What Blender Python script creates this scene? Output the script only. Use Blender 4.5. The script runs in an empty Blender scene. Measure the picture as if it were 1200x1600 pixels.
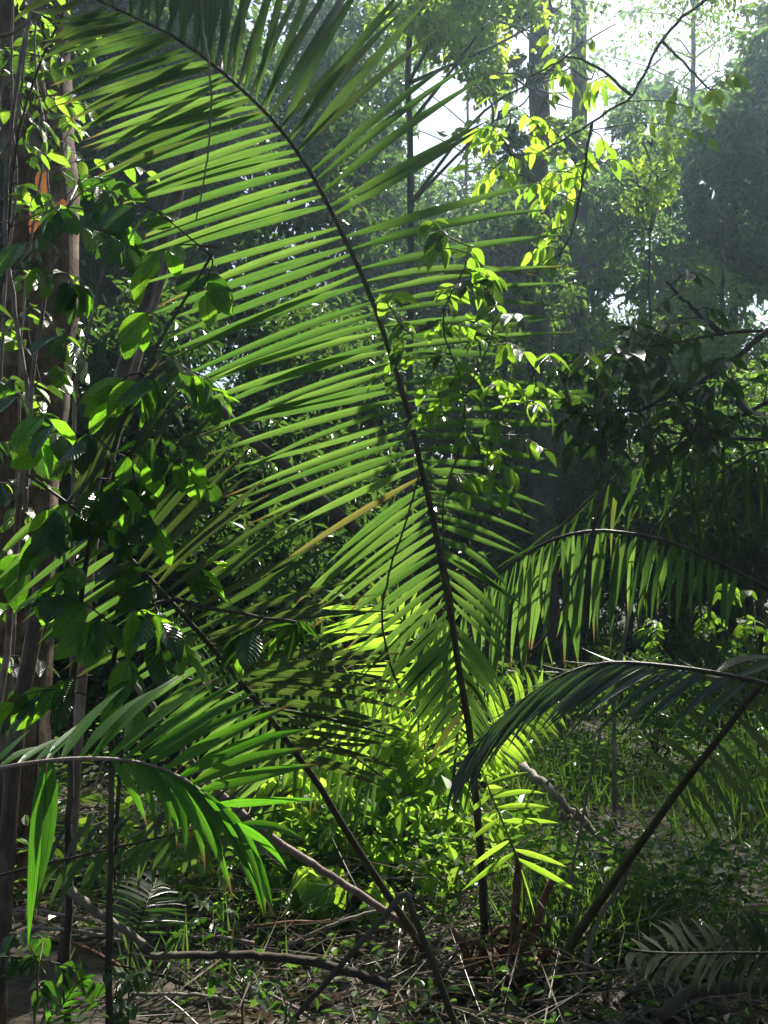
import bpy, math, random
import numpy as np
from mathutils import Vector, Matrix

random.seed(7)
rng = np.random.default_rng(11)
scene = bpy.context.scene
COL = scene.collection

# ---------------------------------------------------------------- camera
F_PX, PITCH, CAM = 1570.0, math.radians(3.6), Vector((0, 0, 1.5))
cam_d = bpy.data.cameras.new('camera')
cam_d.sensor_fit = 'VERTICAL'
cam_d.sensor_height = 36.0
cam_d.lens = 36.0 * F_PX / 1600.0
cam_d.clip_start, cam_d.clip_end = 0.05, 2000
cam_o = bpy.data.objects.new('camera', cam_d)
COL.objects.link(cam_o)
cam_o.location = CAM
cam_o.rotation_euler = (math.radians(90) + PITCH, 0, 0)
scene.camera = cam_o

# ---------------------------------------------------------------- sky, sun, exposure
SUN_EL, SUN_AZ = math.radians(50), math.radians(22)       # azimuth: from +Y towards +X
S = Vector((math.sin(SUN_AZ) * math.cos(SUN_EL), math.cos(SUN_AZ) * math.cos(SUN_EL), math.sin(SUN_EL)))
world = bpy.data.worlds.new('World')
scene.world = world
world.use_nodes = True
wn = world.node_tree
sky = wn.nodes.new('ShaderNodeTexSky')
sky.sky_type = 'NISHITA'
sky.sun_disc = False
sky.sun_elevation, sky.sun_rotation = SUN_EL, SUN_AZ
sky.dust_density = 2.0
bgn = wn.nodes['Background']
wn.links.new(sky.outputs[0], bgn.inputs[0])
bgn.inputs[1].default_value = 0.053
sun_d = bpy.data.lights.new('sun', 'SUN')
sun_d.energy, sun_d.angle, sun_d.color = 5.0, math.radians(0.5), (1.0, 0.95, 0.84)
sun_o = bpy.data.objects.new('sun', sun_d)
COL.objects.link(sun_o)
sun_o.rotation_euler = S.to_track_quat('Z', 'Y').to_euler()
vs = scene.view_settings
vs.view_transform, vs.look, vs.gamma, vs.exposure = 'Standard', 'None', 1.0, 1.58
vs.use_curve_mapping = False
cy = scene.cycles
cy.use_denoising = True
cy.max_bounces, cy.diffuse_bounces, cy.glossy_bounces = 5, 3, 2
cy.transmission_bounces, cy.transparent_max_bounces, cy.volume_bounces = 4, 4, 0
cy.sample_clamp_indirect = 6.0

# ---------------------------------------------------------------- helpers
cp, sp = math.cos(PITCH), math.sin(PITCH)
FW, UP, RT = Vector((0, cp, sp)), Vector((0, -sp, cp)), Vector((1, 0, 0))


def P(px, py, d):
    """a point d metres ahead that the photograph shows at pixel (px, py)"""
    return CAM + d * (FW + (px - 600) / F_PX * RT - (py - 800) / F_PX * UP)


def gz(x, y):
    return (0.10 * math.sin(x * 0.9 + 1.3) * math.sin(y * 0.7) + 0.05 * math.sin(x * 2.3 + y * 1.7)
            + 0.25 * math.sin(y * 0.11 + x * 0.07) * min(1, max(0, (y - 6) / 10)))


def gz_np(x, y):
    return (0.10 * np.sin(x * 0.9 + 1.3) * np.sin(y * 0.7) + 0.05 * np.sin(x * 2.3 + y * 1.7)
            + 0.25 * np.sin(y * 0.11 + x * 0.07) * np.clip((y - 6) / 10, 0, 1))


def G(px, d):
    """ground point below picture column px at distance d"""
    p = P(px, 900, d)
    return Vector((p.x, p.y, gz(p.x, p.y)))


def R(a, b):
    return random.uniform(a, b)


def rvec(s=1.0):
    return Vector((random.gauss(0, s), random.gauss(0, s), random.gauss(0, s)))


def mesh_np(name, v, f, mat=None, uv=None, smooth=True):
    """v (N,3) array, f (M,k) int array with one k"""
    me = bpy.data.meshes.new(name)
    v = np.asarray(v, np.float32)
    f = np.asarray(f, np.int32)
    k = f.shape[1]
    me.vertices.add(len(v))
    me.vertices.foreach_set('co', v.ravel())
    me.loops.add(f.size)
    me.loops.foreach_set('vertex_index', f.ravel())
    me.polygons.add(len(f))
    me.polygons.foreach_set('loop_start', np.arange(0, f.size, k, dtype=np.int32))
    me.polygons.foreach_set('use_smooth', np.full(len(f), smooth))
    if uv is not None:
        l = me.uv_layers.new(name='UVMap')
        l.data.foreach_set('uv', np.asarray(uv, np.float32)[f.ravel()].ravel())
    me.update(calc_edges=True)
    me.validate()
    if mat:
        me.materials.append(mat)
    return me


def thing(name, label, cat, loc=(0, 0, 0), group=None):
    o = bpy.data.objects.new(name, None)
    o.empty_display_size = 0.1
    COL.objects.link(o)
    o.location = loc
    o['label'], o['category'] = label, cat
    if group:
        o['group'] = group
    return o


def part(name, me, parent=None, kind=None):
    o = bpy.data.objects.new(name, me)
    COL.objects.link(o)
    if parent is not None:
        o.parent = parent
    if kind:
        o['kind'] = kind
    return o


def tag(o, label, cat, group=None, kind=None):
    o['label'], o['category'] = label, cat
    if group:
        o['group'] = group
    if kind:
        o['kind'] = kind
    return o


def smooth_path(pts, n):
    """Catmull-Rom through pts (Vectors), n samples evenly by arc"""
    pts = [Vector(p) for p in pts]
    q = [pts[0] * 2 - pts[1]] + pts + [pts[-1] * 2 - pts[-2]]
    dense = []
    for i in range(1, len(q) - 2):
        for k in range(12):
            t = k / 12
            a, b, c, d = q[i - 1], q[i], q[i + 1], q[i + 2]
            dense.append(0.5 * ((2 * b) + (c - a) * t + (2 * a - 5 * b + 4 * c - d) * t * t + (3 * b - a - 3 * c + d) * t ** 3))
    dense.append(pts[-1].copy())
    cum = [0]
    for a, b in zip(dense, dense[1:]):
        cum.append(cum[-1] + (b - a).length)
    out, j = [], 0
    for i in range(n):
        s = cum[-1] * i / (n - 1)
        while j < len(cum) - 2 and cum[j + 1] < s:
            j += 1
        t = (s - cum[j]) / max(1e-9, cum[j + 1] - cum[j])
        out.append(dense[j].lerp(dense[j + 1], min(1, t)))
    return out


def tube_arrays(path, radii, sides=7, rough=0.0, off=0):
    n = len(path)
    V = []
    up = Vector((0.31, 0.2, 0.93))
    t0 = (path[1] - path[0]).normalized()
    x = t0.cross(up).normalized()
    for i, p in enumerate(path):
        t = (path[min(n - 1, i + 1)] - path[max(0, i - 1)])
        t = t.normalized() if t.length > 1e-9 else t0
        x = (x - t * x.dot(t)).normalized()
        y = t.cross(x)
        r = radii[i]
        for k in range(sides):
            a = 2 * math.pi * k / sides
            rr = r * (1 + rough * math.sin(2 * a + i * .23) * 0.4 + random.gauss(0, rough * 0.35))
            V.append(p + x * (math.cos(a) * rr) + y * (math.sin(a) * rr))
    V.append(path[0])
    V.append(path[-1])
    Fc = []
    for i in range(n - 1):
        for k in range(sides):
            a, b = i * sides + k, i * sides + (k + 1) % sides
            Fc.append((a, b, b + sides))
            Fc.append((a, b + sides, a + sides))
    e0, e1 = n * sides, n * sides + 1
    for k in range(sides):
        Fc.append((e0, (k + 1) % sides, k))
        Fc.append((e1, (n - 1) * sides + k, (n - 1) * sides + (k + 1) % sides))
    return np.array([tuple(v) for v in V], np.float32), np.array(Fc, np.int32) + off


class Tubes:
    def __init__(self):
        self.v, self.f, self.n = [], [], 0

    def add(self, pts, r0, r1, n=10, sides=6, rough=0.0, wob=0.0, bulge=None):
        path = smooth_path(pts, n) if len(pts) > 1 else pts
        if wob:
            for i in range(1, n - 1):
                path[i] = path[i] + rvec(wob)
        rad = [r0 + (r1 - r0) * i / (n - 1) for i in range(n)]
        if bulge:
            rad = [r * (1 + bulge * math.exp(-(i / (n - 1)) * 9)) for i, r in enumerate(rad)]
        v, f = tube_arrays(path, rad, sides, rough, self.n)
        self.v.append(v)
        self.f.append(f)
        self.n += len(v)
        return path

    def mesh(self, name, mat, origin=(0, 0, 0)):
        v = np.concatenate(self.v) - np.array(tuple(origin), np.float32)
        return mesh_np(name, v, np.concatenate(self.f), mat)


# ---------------------------------------------------------------- materials
def nodes(name):
    m = bpy.data.materials.new(name)
    m.use_nodes = True
    nt = m.node_tree
    nt.nodes.clear()
    return m, nt, nt.nodes, nt.links


def mathn(N, L, op, a, b=None):
    n = N.new('ShaderNodeMath')
    n.operation = op
    for i, x in enumerate((a, b)):
        if x is None:
            continue
        if isinstance(x, (int, float)):
            n.inputs[i].default_value = x
        else:
            L.new(x, n.inputs[i])
    return n.outputs[0]


def ramp(N, L, fac, stops):
    n = N.new('ShaderNodeValToRGB')
    e = n.color_ramp.elements
    while len(e) < len(stops):
        e.new(0.5)
    for el, (p, c) in zip(e, stops):
        el.position, el.color = p, (*c, 1)
    L.new(fac, n.inputs[0])
    return n.outputs[0]


def mixc(N, L, fac, a, b, mode='MIX'):
    n = N.new('ShaderNodeMix')
    n.data_type, n.blend_type = 'RGBA', mode
    for s, x in ((n.inputs[0], fac), (n.inputs[6], a), (n.inputs[7], b)):
        if isinstance(x, (int, float)):
            s.default_value = x
        elif isinstance(x, tuple):
            s.default_value = (*x, 1)
        else:
            L.new(x, s)
    return n.outputs[2]


def leaf_mat(name, cols, trans, tw=0.5, rough=0.42, veins=None, spots=0.35, island=False, spec=0.5, brown=(0.16, 0.09, 0.03)):
    """cols: two or three base colours picked per leaf; trans: two colours of the light that shines through"""
    m, nt, N, L = nodes(name)
    out = N.new('ShaderNodeOutputMaterial')
    if island:
        rnd = N.new('ShaderNodeNewGeometry').outputs['Random Per Island']
    else:
        rnd = N.new('ShaderNodeObjectInfo').outputs['Random']
    k = len(cols) - 1
    base = ramp(N, L, rnd, [(i / k, c) for i, c in enumerate(cols)])
    rnd2 = mathn(N, L, 'FRACT', mathn(N, L, 'MULTIPLY', rnd, 7.31))
    tr = ramp(N, L, rnd2, [(0, trans[0]), (1, trans[1])])
    bump = None
    if not island:
        tc = N.new('ShaderNodeTexCoord')
        if spots:
            no = N.new('ShaderNodeTexNoise')
            no.inputs['Scale'].default_value = 9
            no.inputs['Detail'].default_value = 5
            mp = N.new('ShaderNodeVectorMath')
            mp.operation = 'ADD'
            L.new(tc.outputs['Object'], mp.inputs[0])
            cb = N.new('ShaderNodeCombineXYZ')
            L.new(mathn(N, L, 'MULTIPLY', rnd, 57.0), cb.inputs[0])
            L.new(mathn(N, L, 'MULTIPLY', rnd2, 31.0), cb.inputs[1])
            L.new(cb.outputs[0], mp.inputs[1])
            L.new(mp.outputs[0], no.inputs['Vector'])
            sf = ramp(N, L, no.outputs[0], [(0.60, (0, 0, 0)), (0.72, (1, 1, 1))])
            sf = mathn(N, L, 'MULTIPLY', sf, spots)
            base = mixc(N, L, sf, base, brown)
            tr = mixc(N, L, sf, tr, (brown[0] * 1.6, brown[1] * 1.6, brown[2] * 1.4))
            mott = mathn(N, L, 'MULTIPLY_ADD' if False else 'MULTIPLY', no.outputs[0], 1.0)
            mr = N.new('ShaderNodeMapRange')
            mr.inputs[1].default_value, mr.inputs[2].default_value = 0.3, 0.7
            mr.inputs[3].default_value, mr.inputs[4].default_value = 0.75, 1.15
            L.new(mott, mr.inputs[0])
            tr = mixc(N, L, 1.0, tr, mr.outputs[0], 'MULTIPLY')
        if veins:
            kind, cnt = veins
            uvn = N.new('ShaderNodeSeparateXYZ')
            L.new(tc.outputs['UV'], uvn.inputs[0])
            u = mathn(N, L, 'ABSOLUTE', mathn(N, L, 'SUBTRACT', uvn.outputs[0], 0.5))
            if kind == 'rib':           # side veins run forward from the midrib
                ph = mathn(N, L, 'SUBTRACT', mathn(N, L, 'MULTIPLY', uvn.outputs[1], cnt), mathn(N, L, 'MULTIPLY', u, cnt * 0.55))
            else:                       # long parallel veins
                ph = mathn(N, L, 'MULTIPLY', u, cnt)
            if kind == 'long':          # dry brown tips
                ed = mathn(N, L, 'ADD', uvn.outputs[1], mathn(N, L, 'MULTIPLY', mathn(N, L, 'SUBTRACT', rnd2, .5), .22))
                tf = N.new('ShaderNodeMapRange')
                tf.inputs[1].default_value, tf.inputs[2].default_value = .90, 1.0
                L.new(ed, tf.inputs[0])
                base = mixc(N, L, tf.outputs[0], base, (.13, .085, .04))
                tr = mixc(N, L, tf.outputs[0], tr, (.20, .12, .04))
            w = mathn(N, L, 'SINE', mathn(N, L, 'MULTIPLY', ph, 6.2832))
            w01 = mathn(N, L, 'MULTIPLY', mathn(N, L, 'ADD', w, 1.0), 0.5)
            mid = mathn(N, L, 'LESS_THAN', u, 0.035)
            dark = mathn(N, L, 'SUBTRACT', 1.0, mathn(N, L, 'MULTIPLY', mathn(N, L, 'POWER', w01, 5.0), 0.32 if kind == 'rib' else 0.22))
            dark = mathn(N, L, 'SUBTRACT', dark, mathn(N, L, 'MULTIPLY', mid, 0.35))
            tr = mixc(N, L, 1.0, tr, dark, 'MULTIPLY')
            bp = N.new('ShaderNodeBump')
            bp.inputs['Strength'].default_value = 0.55 if kind == 'rib' else 0.3
            bp.inputs['Distance'].default_value = 0.004
            L.new(w01, bp.inputs['Height'])
            bump = bp.outputs[0]
    bs = N.new('ShaderNodeBsdfPrincipled')
    L.new(base, bs.inputs['Base Color'])
    bs.inputs['Roughness'].default_value = rough
    bs.inputs['Specular IOR Level'].default_value = spec
    tl = N.new('ShaderNodeBsdfTranslucent')
    L.new(tr, tl.inputs[0])
    mx = N.new('ShaderNodeMixShader')
    mx.inputs[0].default_value = tw
    if bump:
        L.new(bump, bs.inputs['Normal'])
    L.new(bs.outputs[0], mx.inputs[1])
    L.new(tl.outputs[0], mx.inputs[2])
    L.new(mx.outputs[0], out.inputs[0])
    return m


def bark_mat(name, c1, c2, c3, scale=6, rough=0.85, stretch=0.25, bump=0.5):
    m, nt, N, L = nodes(name)
    out = N.new('ShaderNodeOutputMaterial')
    bs = N.new('ShaderNodeBsdfPrincipled')
    bs.inputs['Roughness'].default_value = rough
    bs.inputs['Specular IOR Level'].default_value = 0.3
    tc = N.new('ShaderNodeTexCoord')
    mp = N.new('ShaderNodeMapping')
    mp.inputs['Scale'].default_value = (scale, scale, scale * stretch)
    L.new(tc.outputs['Object'], mp.inputs[0])
    n1 = N.new('ShaderNodeTexNoise')
    n1.inputs['Scale'].default_value, n1.inputs['Detail'].default_value = 2.5, 9
    n1.inputs['Roughness'].default_value = 0.7
    L.new(mp.outputs[0], n1.inputs['Vector'])
    n2 = N.new('ShaderNodeTexNoise')
    n2.inputs['Scale'].default_value, n2.inputs['Detail'].default_value = scale * 0.5, 4
    L.new(tc.outputs['Object'], n2.inputs['Vector'])
    ca = ramp(N, L, n1.outputs[0], [(0.32, c1), (0.62, c2)])
    fb = ramp(N, L, n2.outputs[0], [(0.5, (0, 0, 0)), (0.64, (1, 1, 1))])
    col = mixc(N, L, fb, ca, c3)
    L.new(col, bs.inputs['Base Color'])
    bp = N.new('ShaderNodeBump')
    bp.inputs['Strength'].default_value = bump
    bp.inputs['Distance'].default_value = 0.02
    L.new(n1.outputs[0], bp.inputs['Height'])
    L.new(bp.outputs[0], bs.inputs['Normal'])
    L.new(bs.outputs[0], out.inputs[0])
    return m


M = {}
M['palm'] = leaf_mat('palm_leaflet_green', [(0.035, 0.085, 0.016), (0.05, 0.11, 0.02), (0.045, 0.095, 0.022)],
                     [(0.075, 0.18, 0.025), (0.15, 0.28, 0.042)], 0.52, 0.36, ('long', 7), 0.45)
M['palm_old'] = leaf_mat('palm_leaflet_old', [(0.06, 0.08, 0.022), (0.085, 0.08, 0.03), (0.10, 0.085, 0.045)],
                         [(0.18, 0.24, 0.035), (0.20, 0.18, 0.045)], 0.48, 0.5, ('long', 7), 0.9)
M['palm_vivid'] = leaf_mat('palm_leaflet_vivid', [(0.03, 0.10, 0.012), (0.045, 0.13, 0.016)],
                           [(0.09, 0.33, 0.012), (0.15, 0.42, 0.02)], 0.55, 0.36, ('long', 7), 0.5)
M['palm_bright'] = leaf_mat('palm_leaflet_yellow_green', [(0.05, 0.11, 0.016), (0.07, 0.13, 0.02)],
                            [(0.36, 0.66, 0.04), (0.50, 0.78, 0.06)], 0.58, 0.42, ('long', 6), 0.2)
M['palm_shaded'] = leaf_mat('palm_leaflet_shaded', [(0.026, 0.036, 0.018), (0.045, 0.046, 0.026)],  # leaflet green darkened: the shade is painted into the colour
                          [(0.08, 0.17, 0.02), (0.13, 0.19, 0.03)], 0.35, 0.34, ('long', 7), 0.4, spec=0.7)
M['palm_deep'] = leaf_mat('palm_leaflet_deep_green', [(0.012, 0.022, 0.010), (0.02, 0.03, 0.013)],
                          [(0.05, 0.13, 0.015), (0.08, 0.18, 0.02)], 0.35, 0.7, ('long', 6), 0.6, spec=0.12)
M['palm_sheen'] = leaf_mat('palm_leaflet_sheen', [(0.05, 0.058, 0.045), (0.085, 0.09, 0.075)],  # grey sheen painted into the base colour
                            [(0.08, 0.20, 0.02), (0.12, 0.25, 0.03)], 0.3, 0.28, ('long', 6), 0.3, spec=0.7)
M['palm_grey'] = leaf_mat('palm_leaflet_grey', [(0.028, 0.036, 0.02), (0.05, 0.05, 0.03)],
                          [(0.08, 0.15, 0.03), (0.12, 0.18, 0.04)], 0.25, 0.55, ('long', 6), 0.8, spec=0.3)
M['broad'] = leaf_mat('broad_ribbed_leaf', [(0.025, 0.075, 0.014), (0.04, 0.10, 0.018), (0.05, 0.12, 0.02)],
                      [(0.20, 0.55, 0.02), (0.32, 0.66, 0.03)], 0.5, 0.24, ('rib', 11), 0.25, spec=0.6)
M['broad_shaded'] = leaf_mat('broad_ribbed_leaf_shaded', [(0.008, 0.022, 0.007), (0.014, 0.036, 0.010), (0.02, 0.05, 0.012)],  # dark copy of the broad leaf, silhouette shade put into its colour
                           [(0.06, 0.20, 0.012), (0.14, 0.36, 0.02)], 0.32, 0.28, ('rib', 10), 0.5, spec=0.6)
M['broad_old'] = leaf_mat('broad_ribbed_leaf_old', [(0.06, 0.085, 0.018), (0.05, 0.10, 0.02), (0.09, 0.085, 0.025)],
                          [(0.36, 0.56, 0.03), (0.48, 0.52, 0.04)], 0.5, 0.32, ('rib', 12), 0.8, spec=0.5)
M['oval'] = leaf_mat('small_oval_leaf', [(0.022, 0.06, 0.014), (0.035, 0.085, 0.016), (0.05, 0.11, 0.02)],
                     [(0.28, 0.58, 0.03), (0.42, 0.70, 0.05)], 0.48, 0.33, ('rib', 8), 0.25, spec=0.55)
M['oval_shaded'] = leaf_mat('oval_leaf_shaded', [(0.006, 0.015, 0.006), (0.010, 0.024, 0.008), (0.018, 0.042, 0.011)],  # nearly black: silhouette shade painted into the leaf colour
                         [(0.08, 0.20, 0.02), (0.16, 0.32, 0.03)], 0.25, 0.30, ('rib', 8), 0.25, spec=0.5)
M['lance'] = leaf_mat('lance_leaf_lime', [(0.05, 0.11, 0.016), (0.07, 0.13, 0.018)],
                      [(0.36, 0.66, 0.035), (0.52, 0.76, 0.06)], 0.58, 0.34, ('rib', 9), 0.2)
M['heart'] = leaf_mat('heart_leaf', [(0.04, 0.10, 0.016), (0.06, 0.13, 0.02)],
                      [(0.38, 0.70, 0.04), (0.54, 0.80, 0.07)], 0.55, 0.38, ('rib', 7), 0.2)
M['orange'] = leaf_mat('dead_orange_leaf', [(0.16, 0.06, 0.035), (0.22, 0.10, 0.055)],
                       [(0.34, 0.11, 0.04), (0.42, 0.18, 0.05)], 0.4, 0.6, ('rib', 8), 0.3)
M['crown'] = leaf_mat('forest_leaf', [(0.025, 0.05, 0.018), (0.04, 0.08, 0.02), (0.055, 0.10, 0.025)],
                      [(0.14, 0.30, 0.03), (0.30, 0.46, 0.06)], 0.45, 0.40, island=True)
M['crown_shaded'] = leaf_mat('forest_leaf_shaded', [(0.016, 0.036, 0.014), (0.03, 0.06, 0.018), (0.04, 0.075, 0.02)],  # shaded copy of the forest leaf, dimness painted into its tones
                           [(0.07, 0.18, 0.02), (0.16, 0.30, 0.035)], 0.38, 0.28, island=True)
M['crown_hazy'] = leaf_mat('forest_leaf_hazed', [(0.02, 0.042, 0.02), (0.035, 0.065, 0.026), (0.05, 0.085, 0.03)],  # leaf tones shifted to carry distant haze in the colour
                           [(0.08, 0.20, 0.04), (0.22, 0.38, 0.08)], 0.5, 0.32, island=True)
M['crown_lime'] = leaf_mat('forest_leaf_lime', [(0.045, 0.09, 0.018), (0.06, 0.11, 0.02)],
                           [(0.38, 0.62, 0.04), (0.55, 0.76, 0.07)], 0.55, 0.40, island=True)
M['seedling'] = leaf_mat('seedling_leaf', [(0.03, 0.07, 0.016), (0.045, 0.09, 0.018), (0.06, 0.11, 0.02)],
                         [(0.16, 0.40, 0.03), (0.42, 0.62, 0.05)], 0.5, 0.34, island=True)
M['grass'] = leaf_mat('grass_blade', [(0.022, 0.046, 0.014), (0.035, 0.06, 0.02), (0.08, 0.075, 0.045)],
                      [(0.10, 0.24, 0.025), (0.18, 0.30, 0.04)], 0.42, 0.5, island=True)
M['litter'] = leaf_mat('dead_litter_leaf', [(0.045, 0.035, 0.028), (0.10, 0.082, 0.066), (0.20, 0.175, 0.15)],
                       [(0.12, 0.08, 0.04), (0.18, 0.13, 0.07)], 0.2, 0.36, island=True)
M['bark_tan'] = bark_mat('bark_tan', (0.022, 0.013, 0.009), (0.15, 0.09, 0.058), (0.22, 0.17, 0.12), 15, 0.9, 0.45, 1.0)
M['bark_grey'] = bark_mat('bark_grey', (0.025, 0.024, 0.022), (0.085, 0.08, 0.07), (0.12, 0.125, 0.10), 6, 0.85, 0.3, 0.9)
M['bark_dark'] = bark_mat('bark_dark', (0.025, 0.02, 0.016), (0.07, 0.055, 0.042), (0.10, 0.09, 0.07), 8)
M['bark_pink'] = bark_mat('bark_pinkish', (0.10, 0.065, 0.06), (0.24, 0.17, 0.16), (0.32, 0.26, 0.24), 18, 0.4)
M['bark_mauve'] = bark_mat('bark_mauve', (0.035, 0.024, 0.022), (0.10, 0.075, 0.07), (0.15, 0.12, 0.11), 18, 0.4)
M['rachis'] = bark_mat('palm_rachis', (0.018, 0.014, 0.010), (0.05, 0.035, 0.024), (0.06, 0.06, 0.025), 30, 0.42, 0.2, 0.3)
M['rachis_green'] = bark_mat('palm_rachis_green', (0.05, 0.075, 0.02), (0.09, 0.12, 0.035), (0.13, 0.11, 0.06), 30, 0.42, 0.2, 0.3)
M['dead'] = bark_mat('dead_wood', (0.09, 0.075, 0.06), (0.22, 0.19, 0.155), (0.30, 0.27, 0.23), 14, 0.7)
M['fibre'] = bark_mat('dead_sheath', (0.05, 0.022, 0.014), (0.17, 0.075, 0.045), (0.22, 0.14, 0.09), 22, 0.8)
M['stemgreen'] = bark_mat('green_stem', (0.03, 0.035, 0.015), (0.075, 0.07, 0.035), (0.10, 0.08, 0.05), 24, 0.5)

# ---------------------------------------------------------------- leaf meshes (unit length along +Y, unit width)
_leafcache = {}


def leaf_mesh(mat, kind, bend=0.0, side=0.0):
    key = (mat, kind, round(bend, 3), round(side, 3))
    if key in _leafcache:
        return _leafcache[key]
    if kind == 'leaflet':
        ns, fold, ar = 9, 0.30, 0.055
        prof = lambda s: min(1, 0.30 + 3.2 * s) * (1 if s < 0.40 else max(0.0, 1 - ((s - 0.40) / 0.60) ** 1.5))
    elif kind == 'lance':
        ns, fold, ar = 6, 0.22, 0.36
        prof = lambda s: math.sin(math.pi * min(1, s * 0.97 + 0.015) ** 0.85) ** 0.9
    elif kind == 'oval':
        ns, fold, ar = 6, 0.22, 0.46
        prof = lambda s: math.sin(math.pi * min(1, s ** 0.82)) ** 0.75 * (1 - 0.25 * s ** 4)
    elif kind == 'broad':
        ns, fold, ar = 6, 0.20, 0.6
        prof = lambda s: math.sin(math.pi * min(1, s ** 0.9)) ** 0.62 * (1 - 0.18 * s ** 3)
    else:                                   # heart
        ns, fold, ar = 6, 0.16, 0.72
        prof = lambda s: (math.sin(math.pi * min(1, (s * 0.93 + 0.07) ** 0.62)) ** 0.75)
    V, U = [], []
    cols = (-1, -0.5, 0, 0.5, 1) if kind in ('broad', 'heart') else (-1, 0, 1)
    for i in range(ns + 1):
        s = i / ns
        w = max(0.0, prof(s)) * 0.5
        if i == ns:
            w = 0.004
        if i == 0:
            w = max(0.012, w if kind == 'leaflet' else 0.015)
        zb = -bend * (s * s) + bend * 0.35 * s
        sx = side * 4 * s * (1 - s) / ar
        for c in cols:
            lift = fold * abs(c) * w * 2 * ar
            if kind in ('broad', 'heart'):
                lift = fold * ar * w * 2 * (abs(c) - 0.45 * c * c) + 0.02 * math.sin(s * 17 + c * 2.2) * abs(c)
            V.append((sx + c * w, s, zb + lift))
            U.append((0.5 + 0.5 * c, s))
    nc = len(cols)
    Fc = []
    for i in range(ns):
        for k in range(nc - 1):
            a = i * nc + k
            Fc.append((a, a + 1, a + nc + 1, a + nc))
    me = mesh_np(kind + '_blade', np.array(V), np.array(Fc), M[mat], np.array(U))
    _leafcache[key] = me
    return me


def leaf_matrix(base, d, nrm, length, width):
    y = d.normalized()
    x = y.cross(nrm)
    if x.length < 1e-4:
        x = y.cross(Vector((0.3, 0.5, 0.8)))
    x.normalize()
    z = x.cross(y)
    m = Matrix.Identity(4)
    for i, (c, s) in enumerate(((x, width), (y, length), (z, length))):
        for r in range(3):
            m[r][i] = c[r] * s
    m.translation = base
    return m


def add_leaf(parent, me, base, d, nrm, length, width, origin, name='leaf'):
    o = bpy.data.objects.new(name, me)
    COL.objects.link(o)
    o.parent = parent
    o.matrix_local = leaf_matrix(base - origin, d, nrm, length, width)
    return o


def leaf_cloud(name, pos, d, nrm, L, W, mat, origin=(0, 0, 0), six=False, fold=0.25):
    """many small leaves in one mesh"""
    n = len(pos)
    pos = np.asarray(pos) - np.array(tuple(origin))
    d = d / (np.linalg.norm(d, axis=1, keepdims=True) + 1e-9)
    x = np.cross(d, nrm)
    x /= (np.linalg.norm(x, axis=1, keepdims=True) + 1e-9)
    z = np.cross(x, d)
    L, W = np.asarray(L)[:, None], np.asarray(W)[:, None]
    tip = pos + d * L - z * np.minimum(L * 0.12, W * 0.3)
    if not six:
        a = pos + d * L * 0.42 + x * W * 0.5 + z * W * fold
        b = pos + d * L * 0.42 - x * W * 0.5 + z * W * fold
        v = np.stack([pos, a, tip, b], 1).reshape(-1, 3)
        i = np.arange(n)[:, None] * 4
        f = np.concatenate([i + np.array([[0, 1, 2]]), i + np.array([[0, 2, 3]])])
    else:
        a1 = pos + d * L * 0.25 + x * W * 0.42 + z * W * fold
        a2 = pos + d * L * 0.62 + x * W * 0.45 + z * W * (fold - 0.08)
        b1 = pos + d * L * 0.25 - x * W * 0.42 + z * W * fold
        b2 = pos + d * L * 0.62 - x * W * 0.45 + z * W * (fold - 0.08)
        v = np.stack([pos, a1, a2, tip, b2, b1], 1).reshape(-1, 3)
        i = np.arange(n)[:, None] * 6
        f = np.concatenate([i + np.array([[0, 1, 2]]), i + np.array([[0, 2, 3]]), i + np.array([[0, 3, 4]]), i + np.array([[0, 4, 5]])])
    return mesh_np(name, v, f, mat, smooth=False)


def clump_points(clumps, spray=22, tight=0.16):
    """clumps: (centre, radii(3), n). Leaves sit in little sprays inside each clump so that light and dark alternate."""
    Ps, Ds = [], []
    for c, r, n in clumps:
        c, r = np.array(tuple(c)), np.array(r, float)
        ns = max(1, n // spray)
        u = rng.normal(size=(ns, 3))
        u /= np.linalg.norm(u, axis=1, keepdims=True)
        sc = c + u * r * (rng.random((ns, 1)) ** 0.45)
        ax = u + rng.normal(0, 0.5, (ns, 3)) + np.array([0, 0, -0.15])
        ax /= np.linalg.norm(ax, axis=1, keepdims=True)
        k = rng.integers(0, ns, n)
        t = rng.random((n, 1)) - 0.5
        p = sc[k] + ax[k] * t * r.mean() * 0.55 + rng.normal(0, tight * r.mean(), (n, 3)) * np.array([1, 1, 0.55])
        Ps.append(p)
        Ds.append(ax[k] * 0.7 + rng.normal(0, 0.6, (n, 3)) + np.array([0, 0, -0.35]))
    return np.concatenate(Ps), np.concatenate(Ds)


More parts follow.
